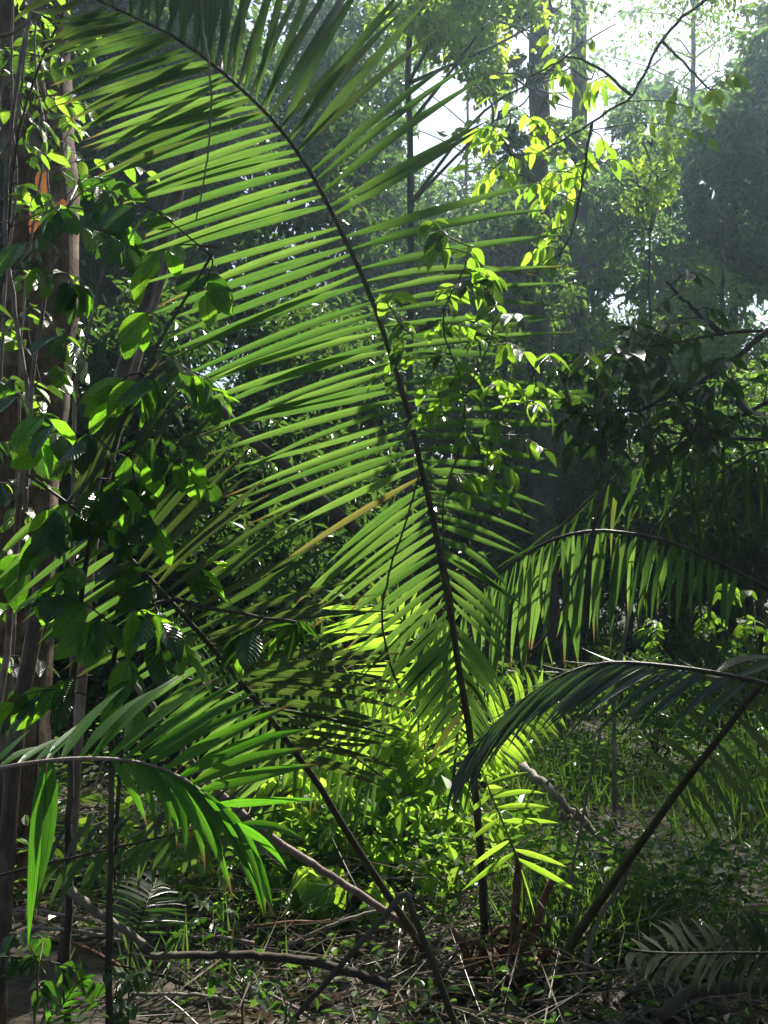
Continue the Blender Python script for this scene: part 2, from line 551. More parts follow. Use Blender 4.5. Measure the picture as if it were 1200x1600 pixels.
# spots to be sunlit; foliage sunward of each is cut away: (px, py, d, radius of the gap)
SUN_GAPS = [(560, 960, 5.0, .35), (640, 1010, 5.0, .35), (600, 1100, 5.2, .4), (690, 1130, 5.2, .35), (520, 1220, 5.0, .4), (610, 1220, 5.0, .4), (680, 1250, 4.9, .35), (560, 1300, 4.7, .4),
        (640, 1330, 4.6, .35), (480, 1300, 4.7, .3), (930, 980, 4.3, .3), (850, 1010, 4.4, .3), (770, 1040, 4.5, .3), (830, 1240, 3.25, .2), (840, 1330, 3.25, .2), (760, 1330, 3.25, .12),
        (140, 1120, 1.6, .15), (230, 1090, 1.6, .2), (320, 1100, 1.6, .2), (400, 1110, 1.6, .15), (330, 1330, 1.55, .2), (270, 1250, 1.55, .18), (60, 1280, 1.5, .12), (560, 1380, 4.4, .3), (660, 1400, 4.3, .25), (440, 1560, 2.9, .18), (560, 1590, 3.0, .18), (300, 1570, 2.7, .15), (420, 1080, 4.3, .35), (320, 1080, 4.3, .3),
        (170, 340, 3.2, .3), (120, 470, 3.0, .25), (210, 590, 2.8, .25), (290, 730, 2.8, .2), (220, 980, 2.4, .2), (470, 990, 2.6, .15), (60, 700, 2.8, .2), (170, 850, 2.6, .2),
        (420, 420, 3.3, .45), (450, 560, 3.3, .45), (480, 700, 3.3, .4), (330, 300, 3.2, .4), (560, 850, 3.4, .3), (420, 860, 2.9, .12),
        (740, 430, 2.95, .13), (720, 600, 2.95, .10), (620, 580, 2.95, .12), (850, 300, 4.4, .4), (800, 200, 4.5, .4), (760, 270, 4.5, .3), (930, 140, 4.5, .3),
        (500, 1540, 3.2, .3), (620, 1540, 3.3, .3), (380, 1500, 3.0, .22), (560, 1450, 3.6, .3), (680, 1470, 3.5, .22), (460, 1440, 3.6, .25), (240, 1440, 2.9, .2), (180, 1530, 2.6, .15), (780, 1520, 3.5, .12), (700, 1580, 3.2, .18), (140, 1420, 2.7, .2), (70, 460, 5.0, .25), (850, 1080, 2.3, .16), (950, 1045, 2.3, .16), (1030, 1045, 2.3, .12), (900, 1055, 2.3, .14), (800, 1110, 2.3, .1)]


def cut_sun_gaps(p):  # drops leaves that would keep the sun off the chosen spots
    keep = np.ones(len(p), bool)
    sv = np.array(tuple(S))
    for x, y, d, r in SUN_GAPS:
        v = p - np.array(tuple(P(x, y, d)))
        a = v @ sv
        q = np.linalg.norm(v - a[:, None] * sv, axis=1)
        keep &= ~((a > 1.0) & (q < r))
    return keep


def crown_mesh(name, clumps, leaf, mat, origin, six=False, up=0.45, wl=0.45, spray=22, tight=0.16):
    p, d = clump_points(clumps, spray, tight)
    k = cut_sun_gaps(p)
    p, d = p[k], d[k]
    n = len(p)
    nr = rng.normal(0, 0.55, (n, 3)) + np.array([0, 0, up])
    L = leaf * rng.uniform(0.65, 1.35, n)
    return leaf_cloud(name, p, d, nr, L, L * rng.uniform(wl * 0.8, wl * 1.25, n), mat, origin, six)


# ---------------------------------------------------------------- the ground
def make_ground():
    a = np.concatenate([[-150, -110, -80, -60, -45, -35, -28, -22, -18, -15], np.arange(-12, 12.01, 0.3), [15, 18, 22, 28, 35, 45, 60, 80, 110, 150]])
    b = np.concatenate([[-60, -40, -25, -15, -9, -5, -2], np.arange(0, 20.01, 0.3), [22, 24, 27, 30, 35, 40, 50, 65, 85, 110, 150, 200, 240]])
    X, Y = np.meshgrid(a, b)
    Z = gz_np(X, Y) + rng.normal(0, 0.018, X.shape)
    nx, ny = len(a), len(b)
    v = np.stack([X.ravel(), Y.ravel(), Z.ravel()], 1)
    i, j = np.meshgrid(np.arange(nx - 1), np.arange(ny - 1))
    q = (j * nx + i).ravel()
    f = np.stack([q, q + 1, q + nx + 1, q + nx], 1)
    m, nt, N, L = nodes('forest_floor')
    out = N.new('ShaderNodeOutputMaterial')
    bs = N.new('ShaderNodeBsdfPrincipled')
    bs.inputs['Roughness'].default_value = 0.9
    tc = N.new('ShaderNodeTexCoord')
    n1 = N.new('ShaderNodeTexNoise')
    n1.inputs['Scale'].default_value, n1.inputs['Detail'].default_value = 5, 10
    L.new(tc.outputs['Object'], n1.inputs['Vector'])
    vo = N.new('ShaderNodeTexVoronoi')
    vo.inputs['Scale'].default_value = 22
    L.new(tc.outputs['Object'], vo.inputs['Vector'])
    c = ramp(N, L, n1.outputs[0], [(0.3, (0.018, 0.014, 0.010)), (0.5, (0.05, 0.036, 0.024)), (0.7, (0.04, 0.05, 0.02))])
    c = mixc(N, L, 0.35, c, vo.outputs['Color'], 'MULTIPLY')
    L.new(c, bs.inputs['Base Color'])
    bp = N.new('ShaderNodeBump')
    bp.inputs['Strength'].default_value, bp.inputs['Distance'].default_value = 0.7, 0.03
    L.new(vo.outputs[0], bp.inputs['Height'])
    L.new(bp.outputs[0], bs.inputs['Normal'])
    L.new(bs.outputs[0], out.inputs[0])
    o = part('ground', mesh_np('ground', v, f, m))
    o['kind'] = 'structure'


make_ground()


# ---------------------------------------------------------------- trees
def in_hole(px, py, m=0):
    """openings between the crowns where the sky shows"""
    for x0, y0, x1, y1 in ((658, 120, 720, 275), (1000, -80, 1160, 60), (1060, 30, 1110, 130), (1150, 470, 1260, 500)):
        if x0 - m < px < x1 + m and y0 - m < py < y1 + m:
            return True
    return False


DENS = 1.6


def tree(label, px, d, trunk_px, r0, r1, crown_boxes, leaf, mat, bark='bark_grey', six=False, lean=None, name='forest_tree', extra=(),
         nlimb=6, group='trees of the forest', spray=22, tight=0.16, overhead=False):
    """trunk_px: picture row of the trunk's top; crown_boxes: (px0, py0, px1, py1, depth0, depth1, clump size m, clumps, leaves a clump)"""
    b = G(px, d)
    t = thing(name, label, 'tree', b, group)
    tops = lean or [(px + R(-8, 8), trunk_px)]
    pts = [b - Vector((0, 0, 0.3))] + [P(x, y, d) for x, y in reversed(tops)][::-1]
    if len(pts) == 2:
        mid = (pts[0] + pts[1]) / 2 + Vector((R(-.12, .12), R(-.1, .1), 0))
        pts.insert(1, mid)
    if trunk_px > -50:
        r1 = r1 * .35
    tb = Tubes()
    path = tb.add(pts, r0, r1, 22, 10, 0.06, 0.012, bulge=0.5)
    part('trunk', tb.mesh('trunk', M[bark], b), t)
    cl = list(extra)
    for (x0, y0, x1, y1, d0, d1, size, nc, nl) in crown_boxes:
        nc, nl = int(nc * DENS), int(nl * 1.25)
        k = 0
        tries = 0
        while k < nc and tries < nc * 6:
            tries += 1
            x, y = R(x0, x1), R(y0, y1)
            s = size * R(0.7, 1.35)
            dc = R(d0, d1)
            if in_hole(x, y, 0.75 * s * F_PX / dc):
                continue
            k += 1
            cl.append((P(x, y, dc), (s, s, s * R(0.55, 0.85)), nl))
    order = sorted(range(len(cl)), key=lambda i: -cl[i][1][0])[:nlimb]
    for i in order:
        c = Vector(cl[i][0])
        j = min(range(6, len(path)), key=lambda q: abs(path[q].z - (c.z - 0.5 * (Vector((c.x - path[q].x, c.y - path[q].y, 0)).length))))
        s0 = path[j]
        tb = Tubes()
        m1 = s0.lerp(c, 0.5) + Vector((R(-.2, .2), R(-.2, .2), R(0, .35)))
        tb.add([s0, m1, c], (r1 * 0.3 + 0.012) * (.35 if overhead else 1), 0.006, 10, 6, 0.05)
        for _ in range(4):
            e = c + Vector((R(-1, 1), R(-1, 1), R(-.6, .6))) * cl[i][1][0]
            st = m1.lerp(c, R(0.3, 1))
            tb.add([st, st.lerp(e, 0.5) + rvec(0.06), e], 0.014, 0.005, 6, 4)
        part('limb', tb.mesh('limb', M[bark], b), t)
    if cl:
        part('crown', crown_mesh('crown', cl, leaf, M[mat], b, six, spray=spray, tight=tight), t)
    return t


# unseen leaf clumps added above the picture, each placed sunward of a spot to darken
def shade(px, py, d, dist, size, n):
    c = P(px, py, d) + S * dist
    return (c, (size, size, size * 0.6), n)


shade_clumps_a = [  # added shade clumps, hung on the near hazy trunk
    shade(980, 1300, 3.2, 13, 1.0, 900), shade(1100, 1180, 3.0, 13, 1.0, 800), shade(1120, 1420, 2.4, 13, 1.0, 800),
    shade(930, 1450, 3.4, 13, 0.7, 500), shade(1000, 600, 3.6, 12, 0.8, 700), shade(1100, 560, 3.6, 12.5, 0.8, 600),
    shade(760, 600, 3.3, 12, 0.35, 130), shade(620, 60, 3.2, 12, 0.45, 220), shade(680, 180, 3.2, 12.5, 0.4, 170),
    shade(1080, 900, 4.4, 13, 0.5, 260), shade(745, 940, 3.35, 13, 0.25, 200), shade(1060, 1180, 6.0, 13, 1.2, 1100), shade(960, 1330, 4.4, 13, 0.5, 350), shade(1060, 1090, 7.5, 14, 1.2, 800), shade(880, 1330, 4.2, 13, .4, 260), shade(1000, 1420, 3.4, 13, .6, 500), shade(1180, 1200, 5, 13, .8, 500), shade(950, 1180, 5.4, 13, .6, 420), shade(1130, 740, 4.6, 13, 0.6, 400), shade(1150, 1000, 7.0, 14, 1.4, 700),
    shade(960, 1260, 4.4, 13, 0.45, 300), shade(1120, 1490, 1.9, 13, 0.6, 600), shade(1020, 1490, 1.85, 13, 0.35, 300), shade(1130, 1380, 3.6, 13, 0.8, 700), shade(1190, 1330, 4.6, 13, 0.8, 600), shade(1080, 1300, 4.6, 13, 0.7, 500), shade(800, 400, 3.4, 12.5, 0.35, 220), shade(690, 330, 3.35, 12.5, 0.3, 170), shade(780, 520, 3.4, 12.5, 0.35, 200), shade(760, 690, 3.4, 12.5, 0.3, 150), shade(620, 200, 3.3, 12.5, 0.25, 120), shade(1000, 770, 4.6, 13, .5, 400), shade(950, 1060, 8.0, 14, 1.3, 700), shade(760, 700, 10, 14, 1.2, 500), 
]
shade_clumps_b = [  # added shade clumps, hung on the big leaning trunk
    shade(330, 20, 3.0, 11.5, 0.5, 300), shade(470, 60, 3.1, 11.5, 0.4, 220), shade(150, 60, 2.9, 11.5, 0.4, 200), shade(60, 1400, 2.6, 12.5, 0.5, 300), shade(250, 1480, 2.7, 12.5, 0.35, 160), shade(420, 760, 7.0, 13, 1.2, 800),
    shade(330, 640, 8.0, 13, 1.2, 800), shade(20, 160, 4.9, 11, 0.6, 300), shade(250, 20, 3.1, 11, 0.5, 200),
    shade(150, 560, 10, 13, 1.3, 700), shade(520, 900, 8, 13, 1.1, 600),
]

tree('tall grey trunk, the wider of the two hazy trunks by the lime branch', 852, 12.0, -260, 0.16, 0.11,
     [(690, -40, 900, 30, 11, 13, 0.5, 4, 180), (790, 60, 900, 640, 11.0, 11.7, 0.28, 18, 100)], 0.10, 'crown', extra=shade_clumps_a, nlimb=7, spray=30, overhead=True)
tree('straight slim hazy grey trunk just behind the wider one', 905, 15.0, -200, 0.14, 0.11,
     [(920, 160, 1010, 420, 15, 18, 0.6, 9, 360), (860, 120, 950, 620, 14.0, 14.7, 0.28, 10, 90)], 0.11, 'crown_hazy', nlimb=6)
tree('hazy tree with blue green crown at the photo\'s upper right corner', 1150, 21.0, 190, 0.22, 0.08,
     [(1040, 170, 1300, 480, 19, 24, 0.8, 24, 190), (1150, 60, 1300, 220, 20, 23, 0.7, 8, 220), (1000, 90, 1120, 200, 24, 27, .6, 5, 110), (1165, -60, 1260, 130, 21, 24, .7, 6, 200)], 0.26, 'crown_hazy', nlimb=8)
tree('hazy leafy tree between the twin grey trunks and the corner tree', 1010, 24.0, 230, 0.2, 0.08,
     [(930, 210, 1120, 560, 22, 27, 0.85, 22, 190)], 0.26, 'crown_hazy', nlimb=8)
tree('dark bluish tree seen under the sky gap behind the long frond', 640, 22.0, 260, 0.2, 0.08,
     [(540, 230, 760, 560, 20, 25, 0.95, 30, 340), (545, 200, 650, 330, 20, 24, 0.8, 9, 340)], 0.19, 'crown_shaded', nlimb=8)
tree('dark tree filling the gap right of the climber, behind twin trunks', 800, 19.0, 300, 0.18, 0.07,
     [(730, 290, 900, 620, 17, 22, 0.9, 36, 420)], 0.17, 'crown_shaded', nlimb=8)
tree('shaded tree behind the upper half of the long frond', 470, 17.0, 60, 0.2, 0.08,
     [(330, 150, 610, 480, 15, 20, 0.8, 19, 300), (330, -60, 620, 160, 15, 19, 0.75, 12, 270)], 0.16, 'crown_shaded', nlimb=8)
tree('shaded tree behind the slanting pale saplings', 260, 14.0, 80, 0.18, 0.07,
     [(120, 60, 360, 540, 12, 16, 0.7, 40, 360), (110, -80, 330, 120, 12, 15, 0.6, 14, 320), (-60, -60, 60, 600, 9, 12, 0.5, 14, 260)], 0.14, 'crown_shaded', nlimb=8)
tree('slender pale trunk, thinner of the pair beyond the dark bush', 1128, 16.0, 330, 0.09, 0.06,
     [(1080, 420, 1230, 620, 15, 18, 0.6, 12, 260)], 0.10, 'crown', nlimb=4)
tree('slender grey trunk, stouter of the pair beyond the dark bush', 1060, 18.0, 420, 0.13, 0.08,
     [(980, 480, 1120, 720, 17, 20, 0.7, 16, 280)], 0.10, 'crown', nlimb=4)
tree('pale thin trunk rising behind the drooping right fronds', 1165, 13.0, 560, 0.06, 0.04,
     [(1120, 560, 1260, 760, 12, 14, 0.5, 10, 240)], 0.09, 'crown', nlimb=4)
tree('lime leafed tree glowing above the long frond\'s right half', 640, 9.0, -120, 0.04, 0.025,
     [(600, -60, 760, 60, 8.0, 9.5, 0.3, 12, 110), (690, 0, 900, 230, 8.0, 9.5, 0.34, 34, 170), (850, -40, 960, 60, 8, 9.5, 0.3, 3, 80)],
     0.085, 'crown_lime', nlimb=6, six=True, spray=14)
tree('thin crowned tree edging the small sky gap beside the long frond', 735, 23.0, 60, 0.10, 0.05,
     [], 0.2, 'crown_hazy', extra=[(P(x, y, 23 + R(-1, 1)), (.6, .6, .45), n) for x, y, n in
     ((600, 110, 120), (610, 190, 120), (630, 60, 110), (590, 250, 120), (755, 120, 110), (770, 190, 120), (750, 260, 120), (700, 60, 90), (660, 300, 120), (720, 310, 120), (680, 90, 35))], nlimb=8, spray=14, tight=.3)
tree('high thin crowned tree breaking up the brightest patch of sky', 1080, 26.0, -60, 0.12, 0.05,
     [], 0.17, 'crown_hazy', extra=[(P(x, y, 26 + R(-1.5, 1.5)), (.75, .75, .5), n) for x, y, n in
     ((985, 20, 90), (1010, 110, 80), (1060, 150, 90), (1130, 110, 80), (1170, 40, 90), (1100, 30, 45), (1040, 70, 40), (1190, 120, 100), (960, 90, 90), (1140, -20, 60), (1020, -30, 70), (1080, 190, 90))], nlimb=10, spray=14, tight=.3)
tree('small yellowish tree in front of the hazy blue crowns', 1020, 13.0, 250, 0.05, 0.025,
     [(1000, 220, 1050, 320, 12, 13.5, 0.3, 5, 70)], 0.09, 'crown_lime', nlimb=5, spray=12)

# lower storey behind the palms
low = [('dark thicket tree behind the middle of the long frond', 520, 13, 520, [(400, 500, 640, 800, 11.5, 15, 0.6, 44, 300)]),
       ('dark thicket tree below the leaning log', 420, 10.5, 700, [(300, 680, 560, 960, 9.5, 12, 0.5, 40, 300)]),
       ('dark thicket tree behind the left broad leafed saplings', 150, 9.5, 500, [(-40, 480, 300, 860, 8.5, 11, 0.5, 50, 300)]),
       ('thicket tree behind the climber and the frond\'s lower right', 740, 14, 560, [(640, 540, 880, 860, 13, 16, 0.65, 40, 300)]),
       ('thicket tree behind the dark oval leafed bush', 980, 13, 560, [(870, 600, 1130, 860, 12, 15, 0.55, 20, 240)]),
       ('thicket tree at the photo\'s right edge above the low herbs', 1200, 11.5, 620, [(1100, 640, 1330, 880, 10.5, 13, 0.5, 22, 260)]),
       ('leafy thicket tree low behind the leaflet comb, right of centre', 900, 16, 700, [(790, 740, 1010, 960, 14, 18, 0.6, 26, 300)]),
       ('leafy thicket tree low at the right, behind the low herbs', 1110, 15, 700, [(1000, 720, 1300, 960, 13, 17, 0.6, 32, 300)]),
       ('leafy thicket tree low behind the glowing palm', 620, 12, 820, [(500, 780, 800, 1000, 11, 13, 0.5, 30, 300)]),
       ('leafy thicket tree low behind the vivid frond', 220, 8.5, 820, [(-60, 820, 460, 1060, 7.5, 9.5, 0.45, 36, 300)])]
for lb, px, d, ty, boxes in low:
    tree(lb, px, d, ty, 0.06, 0.03, boxes, 0.115, 'crown_shaded', 'bark_dark', name='thicket_tree', group='thicket of low trees', nlimb=6)

# far wood closing the view
cl = []
for i in range(210):
    x, y = R(-500, 1700), R(430, 950)
    if not in_hole(x, y) and not (x > 850 and y < 640 and random.random() < .6):
        s = R(1.6, 2.8)
        cl.append((P(x, y, R(38, 60)), (s, s, s * 0.7), 260))
fw = part('far_forest', crown_mesh('far_forest', cl, 0.30, M['crown_shaded'], (0, 0, 0)))
tag(fw, 'far hazy wood closing off the view behind all trees', 'forest', kind='stuff')

# the forest goes on around and behind the camera
cl = []
for i in range(420):
    a = math.radians(R(62, 298) if i % 4 else R(34, 326))
    q = R(10, 18)
    z = R(0.5, 15)
    x, y = math.sin(a) * q, math.cos(a) * q
    s = R(1.1, 2.0)
    cl.append((Vector((x, y, z)), (s, s, s * .7), 150))
for i in range(150):
    x, y = R(-12, 12), R(-12, 3)
    s = R(1.1, 1.9)
    cl.append((Vector((x, y, R(11, 16))), (s, s, s * .6), 150))
for i in range(110):  # clumps added overhead, out of view, to cut the sky light
    x, y = (R(2.8, 13), R(-1, 8.5)) if i % 3 else (R(-12, -3), R(-2, 6))
    s = R(.9, 1.6)
    cl.append((Vector((x, y, R(9.5, 14))), (s, s, s * .55), 160))
for i in range(130):  # more unseen clumps added at the front right to darken that side
    a = math.radians(R(29, 78))
    q = R(8, 15)
    s = R(.9, 1.6)
    cl.append((Vector((math.sin(a) * q, math.cos(a) * q, R(2.5, 14))), (s, s, s * .6), 160))
sf = part('surrounding_forest', crown_mesh('surrounding_forest', cl, 0.22, M['crown_shaded'], (0, 0, 0)))
tag(sf, 'dense forest standing around and behind the clearing', 'forest', kind='stuff')

# big leaning trunk at the picture's left
tb = Tubes()
b = G(5, 5.0)
bt = thing('forest_tree', 'thick tan trunk with vines at the photo\'s left edge', 'tree', b, 'trees of the forest')
path = tb.add([b - Vector((0, 0, .3)), P(20, 1000, 5), P(32, 760, 5), P(52, 600, 5), P(66, 420, 5), P(60, 200, 5.1), P(52, 0, 5.2), P(60, -500, 5.6), P(70, -900, 6.0)],
              0.18, 0.17, 40, 16, 0.05, 0.006, bulge=0.6)
part('trunk', tb.mesh('trunk', M['bark_tan'], b), bt)
for c, r, n in shade_clumps_b:
    tb = Tubes()
    tb.add([path[-1], path[-1].lerp(c, .5) + Vector((0, 0, .5)), c], .09, .015, 12, 6, .04)
    part('limb', tb.mesh('limb', M['bark_tan'], b), bt)
part('crown', crown_mesh('crown', shade_clumps_b, 0.10, M['crown'], b, spray=30), bt)  # this crown is made only of the added shade clumps


# ---------------------------------------------------------------- palms
class Rach:
    """sampled rachis; pts are (px, py, d)"""

    def __init__(self, pts, n=90):
        self.px = [(a, b) for a, b, c in pts]
        self.path = smooth_path([P(*p) for p in pts], n)
        self.n = n

    def nearest(self, px, py, d_any=None):
        best, bi = 1e18, 0
        for i, p in enumerate(self.path):
            v = p - CAM
            z = v.dot(FW)
            x, y = 600 + F_PX * v.dot(RT) / z, 800 - F_PX * v.dot(UP) / z
            q = (x - px) ** 2 + (y - py) ** 2
            if q < best:
                best, bi = q, i
        return bi / (self.n - 1)

    def at(self, t):
        x = max(0, min(1, t)) * (self.n - 1)
        i = min(self.n - 2, int(x))
        return self.path[i].lerp(self.path[i + 1], x - i)

    def tan(self, t):
        return (self.at(min(1, t + .02)) - self.at(max(0, t - .02))).normalized()

    def depth(self, t):
        return (self.at(t) - CAM).dot(FW)


def side_leaflets(fr, rc, origin, keys, count, width, mat, sag=0.045, jit=0.03, t0=None, t1=None, flip=1, facing=None, zb=0.06, skip=0.03, old=.012, grow=1.0):
    """keys: (base px, base py, tip px, tip py, tip depth minus base depth); leaflets between the keys are interpolated"""
    ks = []
    for bx, by, tx, ty, dd in keys:
        ks.append((rc.nearest(bx, by), tx, ty, dd))
    ks.sort()
    T = np.array([k[0] for k in ks])
    lo, hi = (T[0] if t0 is None else t0), (T[-1] if t1 is None else t1)
    for i in range(count):
        if random.random() < skip:
            continue
        t = lo + (hi - lo) * (i + R(-.18, .18)) / max(1, count - 1)
        t = max(0, min(1, t))
        tx, ty, dd = (float(np.interp(t, T, [k[j] for k in ks])) for j in (1, 2, 3))
        b = rc.at(t)
        tip = P(tx, ty, max(0.8, rc.depth(t) + dd))
        v = tip - b
        ln = v.length * R(1 - jit * 1.6, 1 + jit) * grow * (R(.55, .85) if random.random() < .035 else 1)
        v = v.normalized() + rvec(jit * 0.6)
        n = v.cross(rc.tan(t))
        if n.length < 0.05:
            n = -FW.copy()
        n.normalize()
        if n.dot(FW) > 0:
            n = -n
        if facing is not None:
            n = (n + facing).normalized()
        n = (n + rvec(0.24)).normalized()
        x = v.cross(n).normalized()
        sgn = 1 if x.z > 0 else -1               # the middle of the blade stands above its chord: the tip droops
        sb = sgn * random.choice((0.5, 0.8, 1.0, 1.3)) * sag
        me = leaf_mesh('palm_old' if random.random() < old else mat, 'leaflet', random.choice((-zb, 0.0, zb, 2 * zb, 0.0, zb, 5 * zb)), sb)
        add_leaf(fr, me, b, v, n, ln, width * R(0.82, 1.15) * (0.75 + 0.25 * min(1, ln / 0.5)), origin, 'leaflet')


def frond(parent, origin, pts, r0, r1, mat='rachis', name='frond', n=90, below=None):
    rc = Rach(pts, n)
    tb = Tubes()
    p3 = [P(*p) for p in pts]
    if below is not None:
        p3 = [below] + p3
    tb.add(p3, r0, r1, 46, 7, 0.05)
    fr = part(name, tb.mesh(name, M[mat], origin), parent)
    return fr, rc


# --- the tall palm in the middle
B = P(762, 1578, 3.55)
B.z = gz(B.x, B.y) - 0.02
palm = thing('young_palm', 'tall palm whose one huge frond arches across the whole photo', 'palm', B)
fr, rc = frond(palm, B, [(760, 1570, 3.55), (758, 1500, 3.55), (756, 1420, 3.54), (750, 1320, 3.52), (742, 1230, 3.5), (735, 1150, 3.48), (718, 1050, 3.44),
                         (705, 960, 3.4), (692, 890, 3.38), (675, 800, 3.35), (660, 740, 3.33), (645, 670, 3.31), (625, 600, 3.28), (604, 535, 3.26), (590, 490, 3.24),
                         (570, 440, 3.22), (552, 400, 3.2), (525, 345, 3.17), (492, 280, 3.13), (460, 230, 3.1), (415, 175, 3.06), (350, 115, 3.02), (280, 62, 2.97),
                         (200, 22, 2.92), (120, -15, 2.86), (20, -60, 2.8), (-90, -90, 2.75)], 0.016, 0.003, n=200)
fr['label'] = 'huge arching frond with dark rachis and long ribbed leaflets'
side_leaflets(fr, rc, B, [(190, 15, 70, 28, .1), (280, 62, 92, 128, .15), (350, 115, 120, 190, .2), (415, 175, 148, 250, .2), (460, 230, 185, 325, .22), (492, 280, 205, 382, .25),
                          (525, 345, 222, 440, .25), (552, 400, 245, 522, .25), (570, 440, 262, 562, .25), (590, 490, 285, 607, .25), (604, 535, 302, 637, .25),
                          (625, 600, 318, 688, .25), (645, 670, 352, 765, .22), (655, 712, 385, 806, .2), (664, 755, 455, 930, .15), (675, 800, 490, 950, .1), (692, 890, 535, 1010, 0),
                          (705, 960, 590, 1085, -.05), (718, 1050, 640, 1150, -.05), (735, 1150, 690, 1215, -.05)], 82, 0.0265, 'palm', sag=0.026, skip=.04, old=.012, grow=1.07, jit=.045)
side_leaflets(fr, rc, B, [(20, -60, 40, -240, .1), (120, -15, 140, -220, .1), (200, 22, 225, -180, .12), (280, 62, 300, -150, .15), (350, 115, 372, -120, .2), (400, 160, 480, -110, .22), (430, 195, 580, -70, .25), (460, 230, 672, 0, .28), (480, 260, 712, 55, .3), (492, 280, 742, 107, .3),
                          (510, 315, 775, 152, .3), (525, 345, 805, 225, .3), (540, 375, 838, 312, .3), (555, 405, 880, 352, .3), (570, 440, 892, 405, .3), (585, 480, 905, 450, .3),
                          (604, 535, 885, 525, .3), (620, 585, 870, 585, .3), (640, 655, 905, 662, .28), (655, 710, 870, 725, .25), (665, 760, 850, 790, .2),
                          (680, 830, 820, 900, .1), (692, 890, 805, 985, .05), (705, 960, 790, 1065, 0), (718, 1050, 775, 1140, 0), (735, 1150, 765, 1205, 0)],
              80, 0.0275, 'palm', sag=0.03, skip=.05, old=.012, grow=1.04, jit=.05)
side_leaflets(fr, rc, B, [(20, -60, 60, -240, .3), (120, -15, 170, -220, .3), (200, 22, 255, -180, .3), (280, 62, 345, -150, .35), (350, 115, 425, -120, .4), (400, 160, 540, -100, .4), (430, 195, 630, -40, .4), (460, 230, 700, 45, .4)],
              24, 0.027, 'palm_shaded', sag=0.03, skip=.1, jit=.06)
side_leaflets(fr, rc, B, [(120, -15, 20, 40, .3), (190, 15, 60, 70, .3), (280, 62, 95, 165, .3), (350, 115, 130, 225, .35), (415, 175, 160, 285, .35)], 14, 0.026, 'palm_shaded', sag=0.03, skip=.1, jit=.06)

fr2, rc2 = frond(palm, B, [(735, 1590, 3.5), (690, 1530, 3.4), (650, 1465, 3.3), (600, 1390, 3.2), (545, 1305, 3.12), (500, 1230, 3.06), (470, 1188, 3.02), (430, 1132, 2.98),
                           (380, 1070, 2.92), (330, 1010, 2.88), (285, 960, 2.84), (230, 900, 2.8), (175, 845, 2.76), (110, 790, 2.72), (40, 740, 2.7)], 0.016, 0.004, n=120)
fr2['label'] = 'long frond leaning to the left with shaded brownish leaflets'
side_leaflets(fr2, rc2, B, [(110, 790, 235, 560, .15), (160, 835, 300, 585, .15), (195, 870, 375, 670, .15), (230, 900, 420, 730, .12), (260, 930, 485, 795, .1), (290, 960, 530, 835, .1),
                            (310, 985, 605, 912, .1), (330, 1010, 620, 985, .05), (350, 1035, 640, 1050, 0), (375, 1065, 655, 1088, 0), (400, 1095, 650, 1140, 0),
                            (430, 1132, 640, 1180, 0), (470, 1188, 625, 1240, 0)], 38, 0.025, 'palm_shaded', sag=0.05)
side_leaflets(fr2, rc2, B, [(110, 790, -20, 900, .0), (200, 875, 40, 1000, .05), (260, 930, 90, 1050, .05), (300, 985, 125, 1075, .1), (345, 1030, 190, 1150, .1), (400, 1095, 265, 1215, .1), (460, 1175, 350, 1280, .1)],
              28, 0.024, 'palm', sag=0.04)

fr3, rc3 = frond(palm, B, [(772, 1570, 3.52), (800, 1490, 3.42), (818, 1420, 3.34), (814, 1360, 3.29), (796, 1310, 3.26), (775, 1260, 3.24), (757, 1215, 3.23)], 0.007, 0.0025, 'rachis_green', n=80)
fr3['label'] = 'small young frond with bright narrow leaflets'
for k in ([(762, 1228, 832, 1205, .1)], [(768, 1245, 852, 1240, .1)], [(776, 1263, 864, 1264, .1)], [(784, 1284, 878, 1290, .05)], [(802, 1325, 890, 1357, .05)], [(808, 1342, 912, 1400, .05)],
          [(797, 1312, 718, 1368, -.05)], [(803, 1330, 722, 1392, -.05)], [(812, 1355, 834, 1434, -.05)], [(814, 1365, 818, 1452, -.05)], [(766, 1240, 720, 1290, -.05)], [(782, 1280, 722, 1325, -.05)]):
    side_leaflets(fr3, rc3, B, k * 2, 1, 0.021, 'palm_bright', sag=0.03, jit=.01, skip=0, old=0)
for pts in ([(800, 1490, 3.5), (805, 1420, 3.5), (813, 1325, 3.5)], [(825, 1480, 3.45), (845, 1420, 3.45), (865, 1370, 3.45)], [(745, 1540, 3.45), (725, 1480, 3.45), (705, 1450, 3.4)]):
    tb = Tubes()
    tb.add([B + Vector((R(.0, .1), -.03, .02))] + [P(*p) for p in pts], 0.02, 0.012, 14, 7, 0.12)
    part('petiole_stub', tb.mesh('petiole_stub', M['fibre'], B), palm)
for i in range(26):
    a = R(0, 6.28)
    tb = Tubes()
    q = B + Vector((math.cos(a) * R(.02, .12) + .04, math.sin(a) * .1 - .05, R(.0, .12)))
    e = q + Vector((R(-.05, .28), R(-.3, .1), R(-.05, .16)))
    e.z = max(e.z, gz(e.x, e.y) + .01)
    tb.add([q, q.lerp(e, .5) + Vector((0, 0, .05)), e], R(.008, .02), R(.003, .008), 8, 5, 0.2)
    part('dead_sheath', tb.mesh('dead_sheath', M['fibre'], B), palm)


def lone(name, label, base, cat='palm', group=None):
    return thing(name, label, cat, base, group)


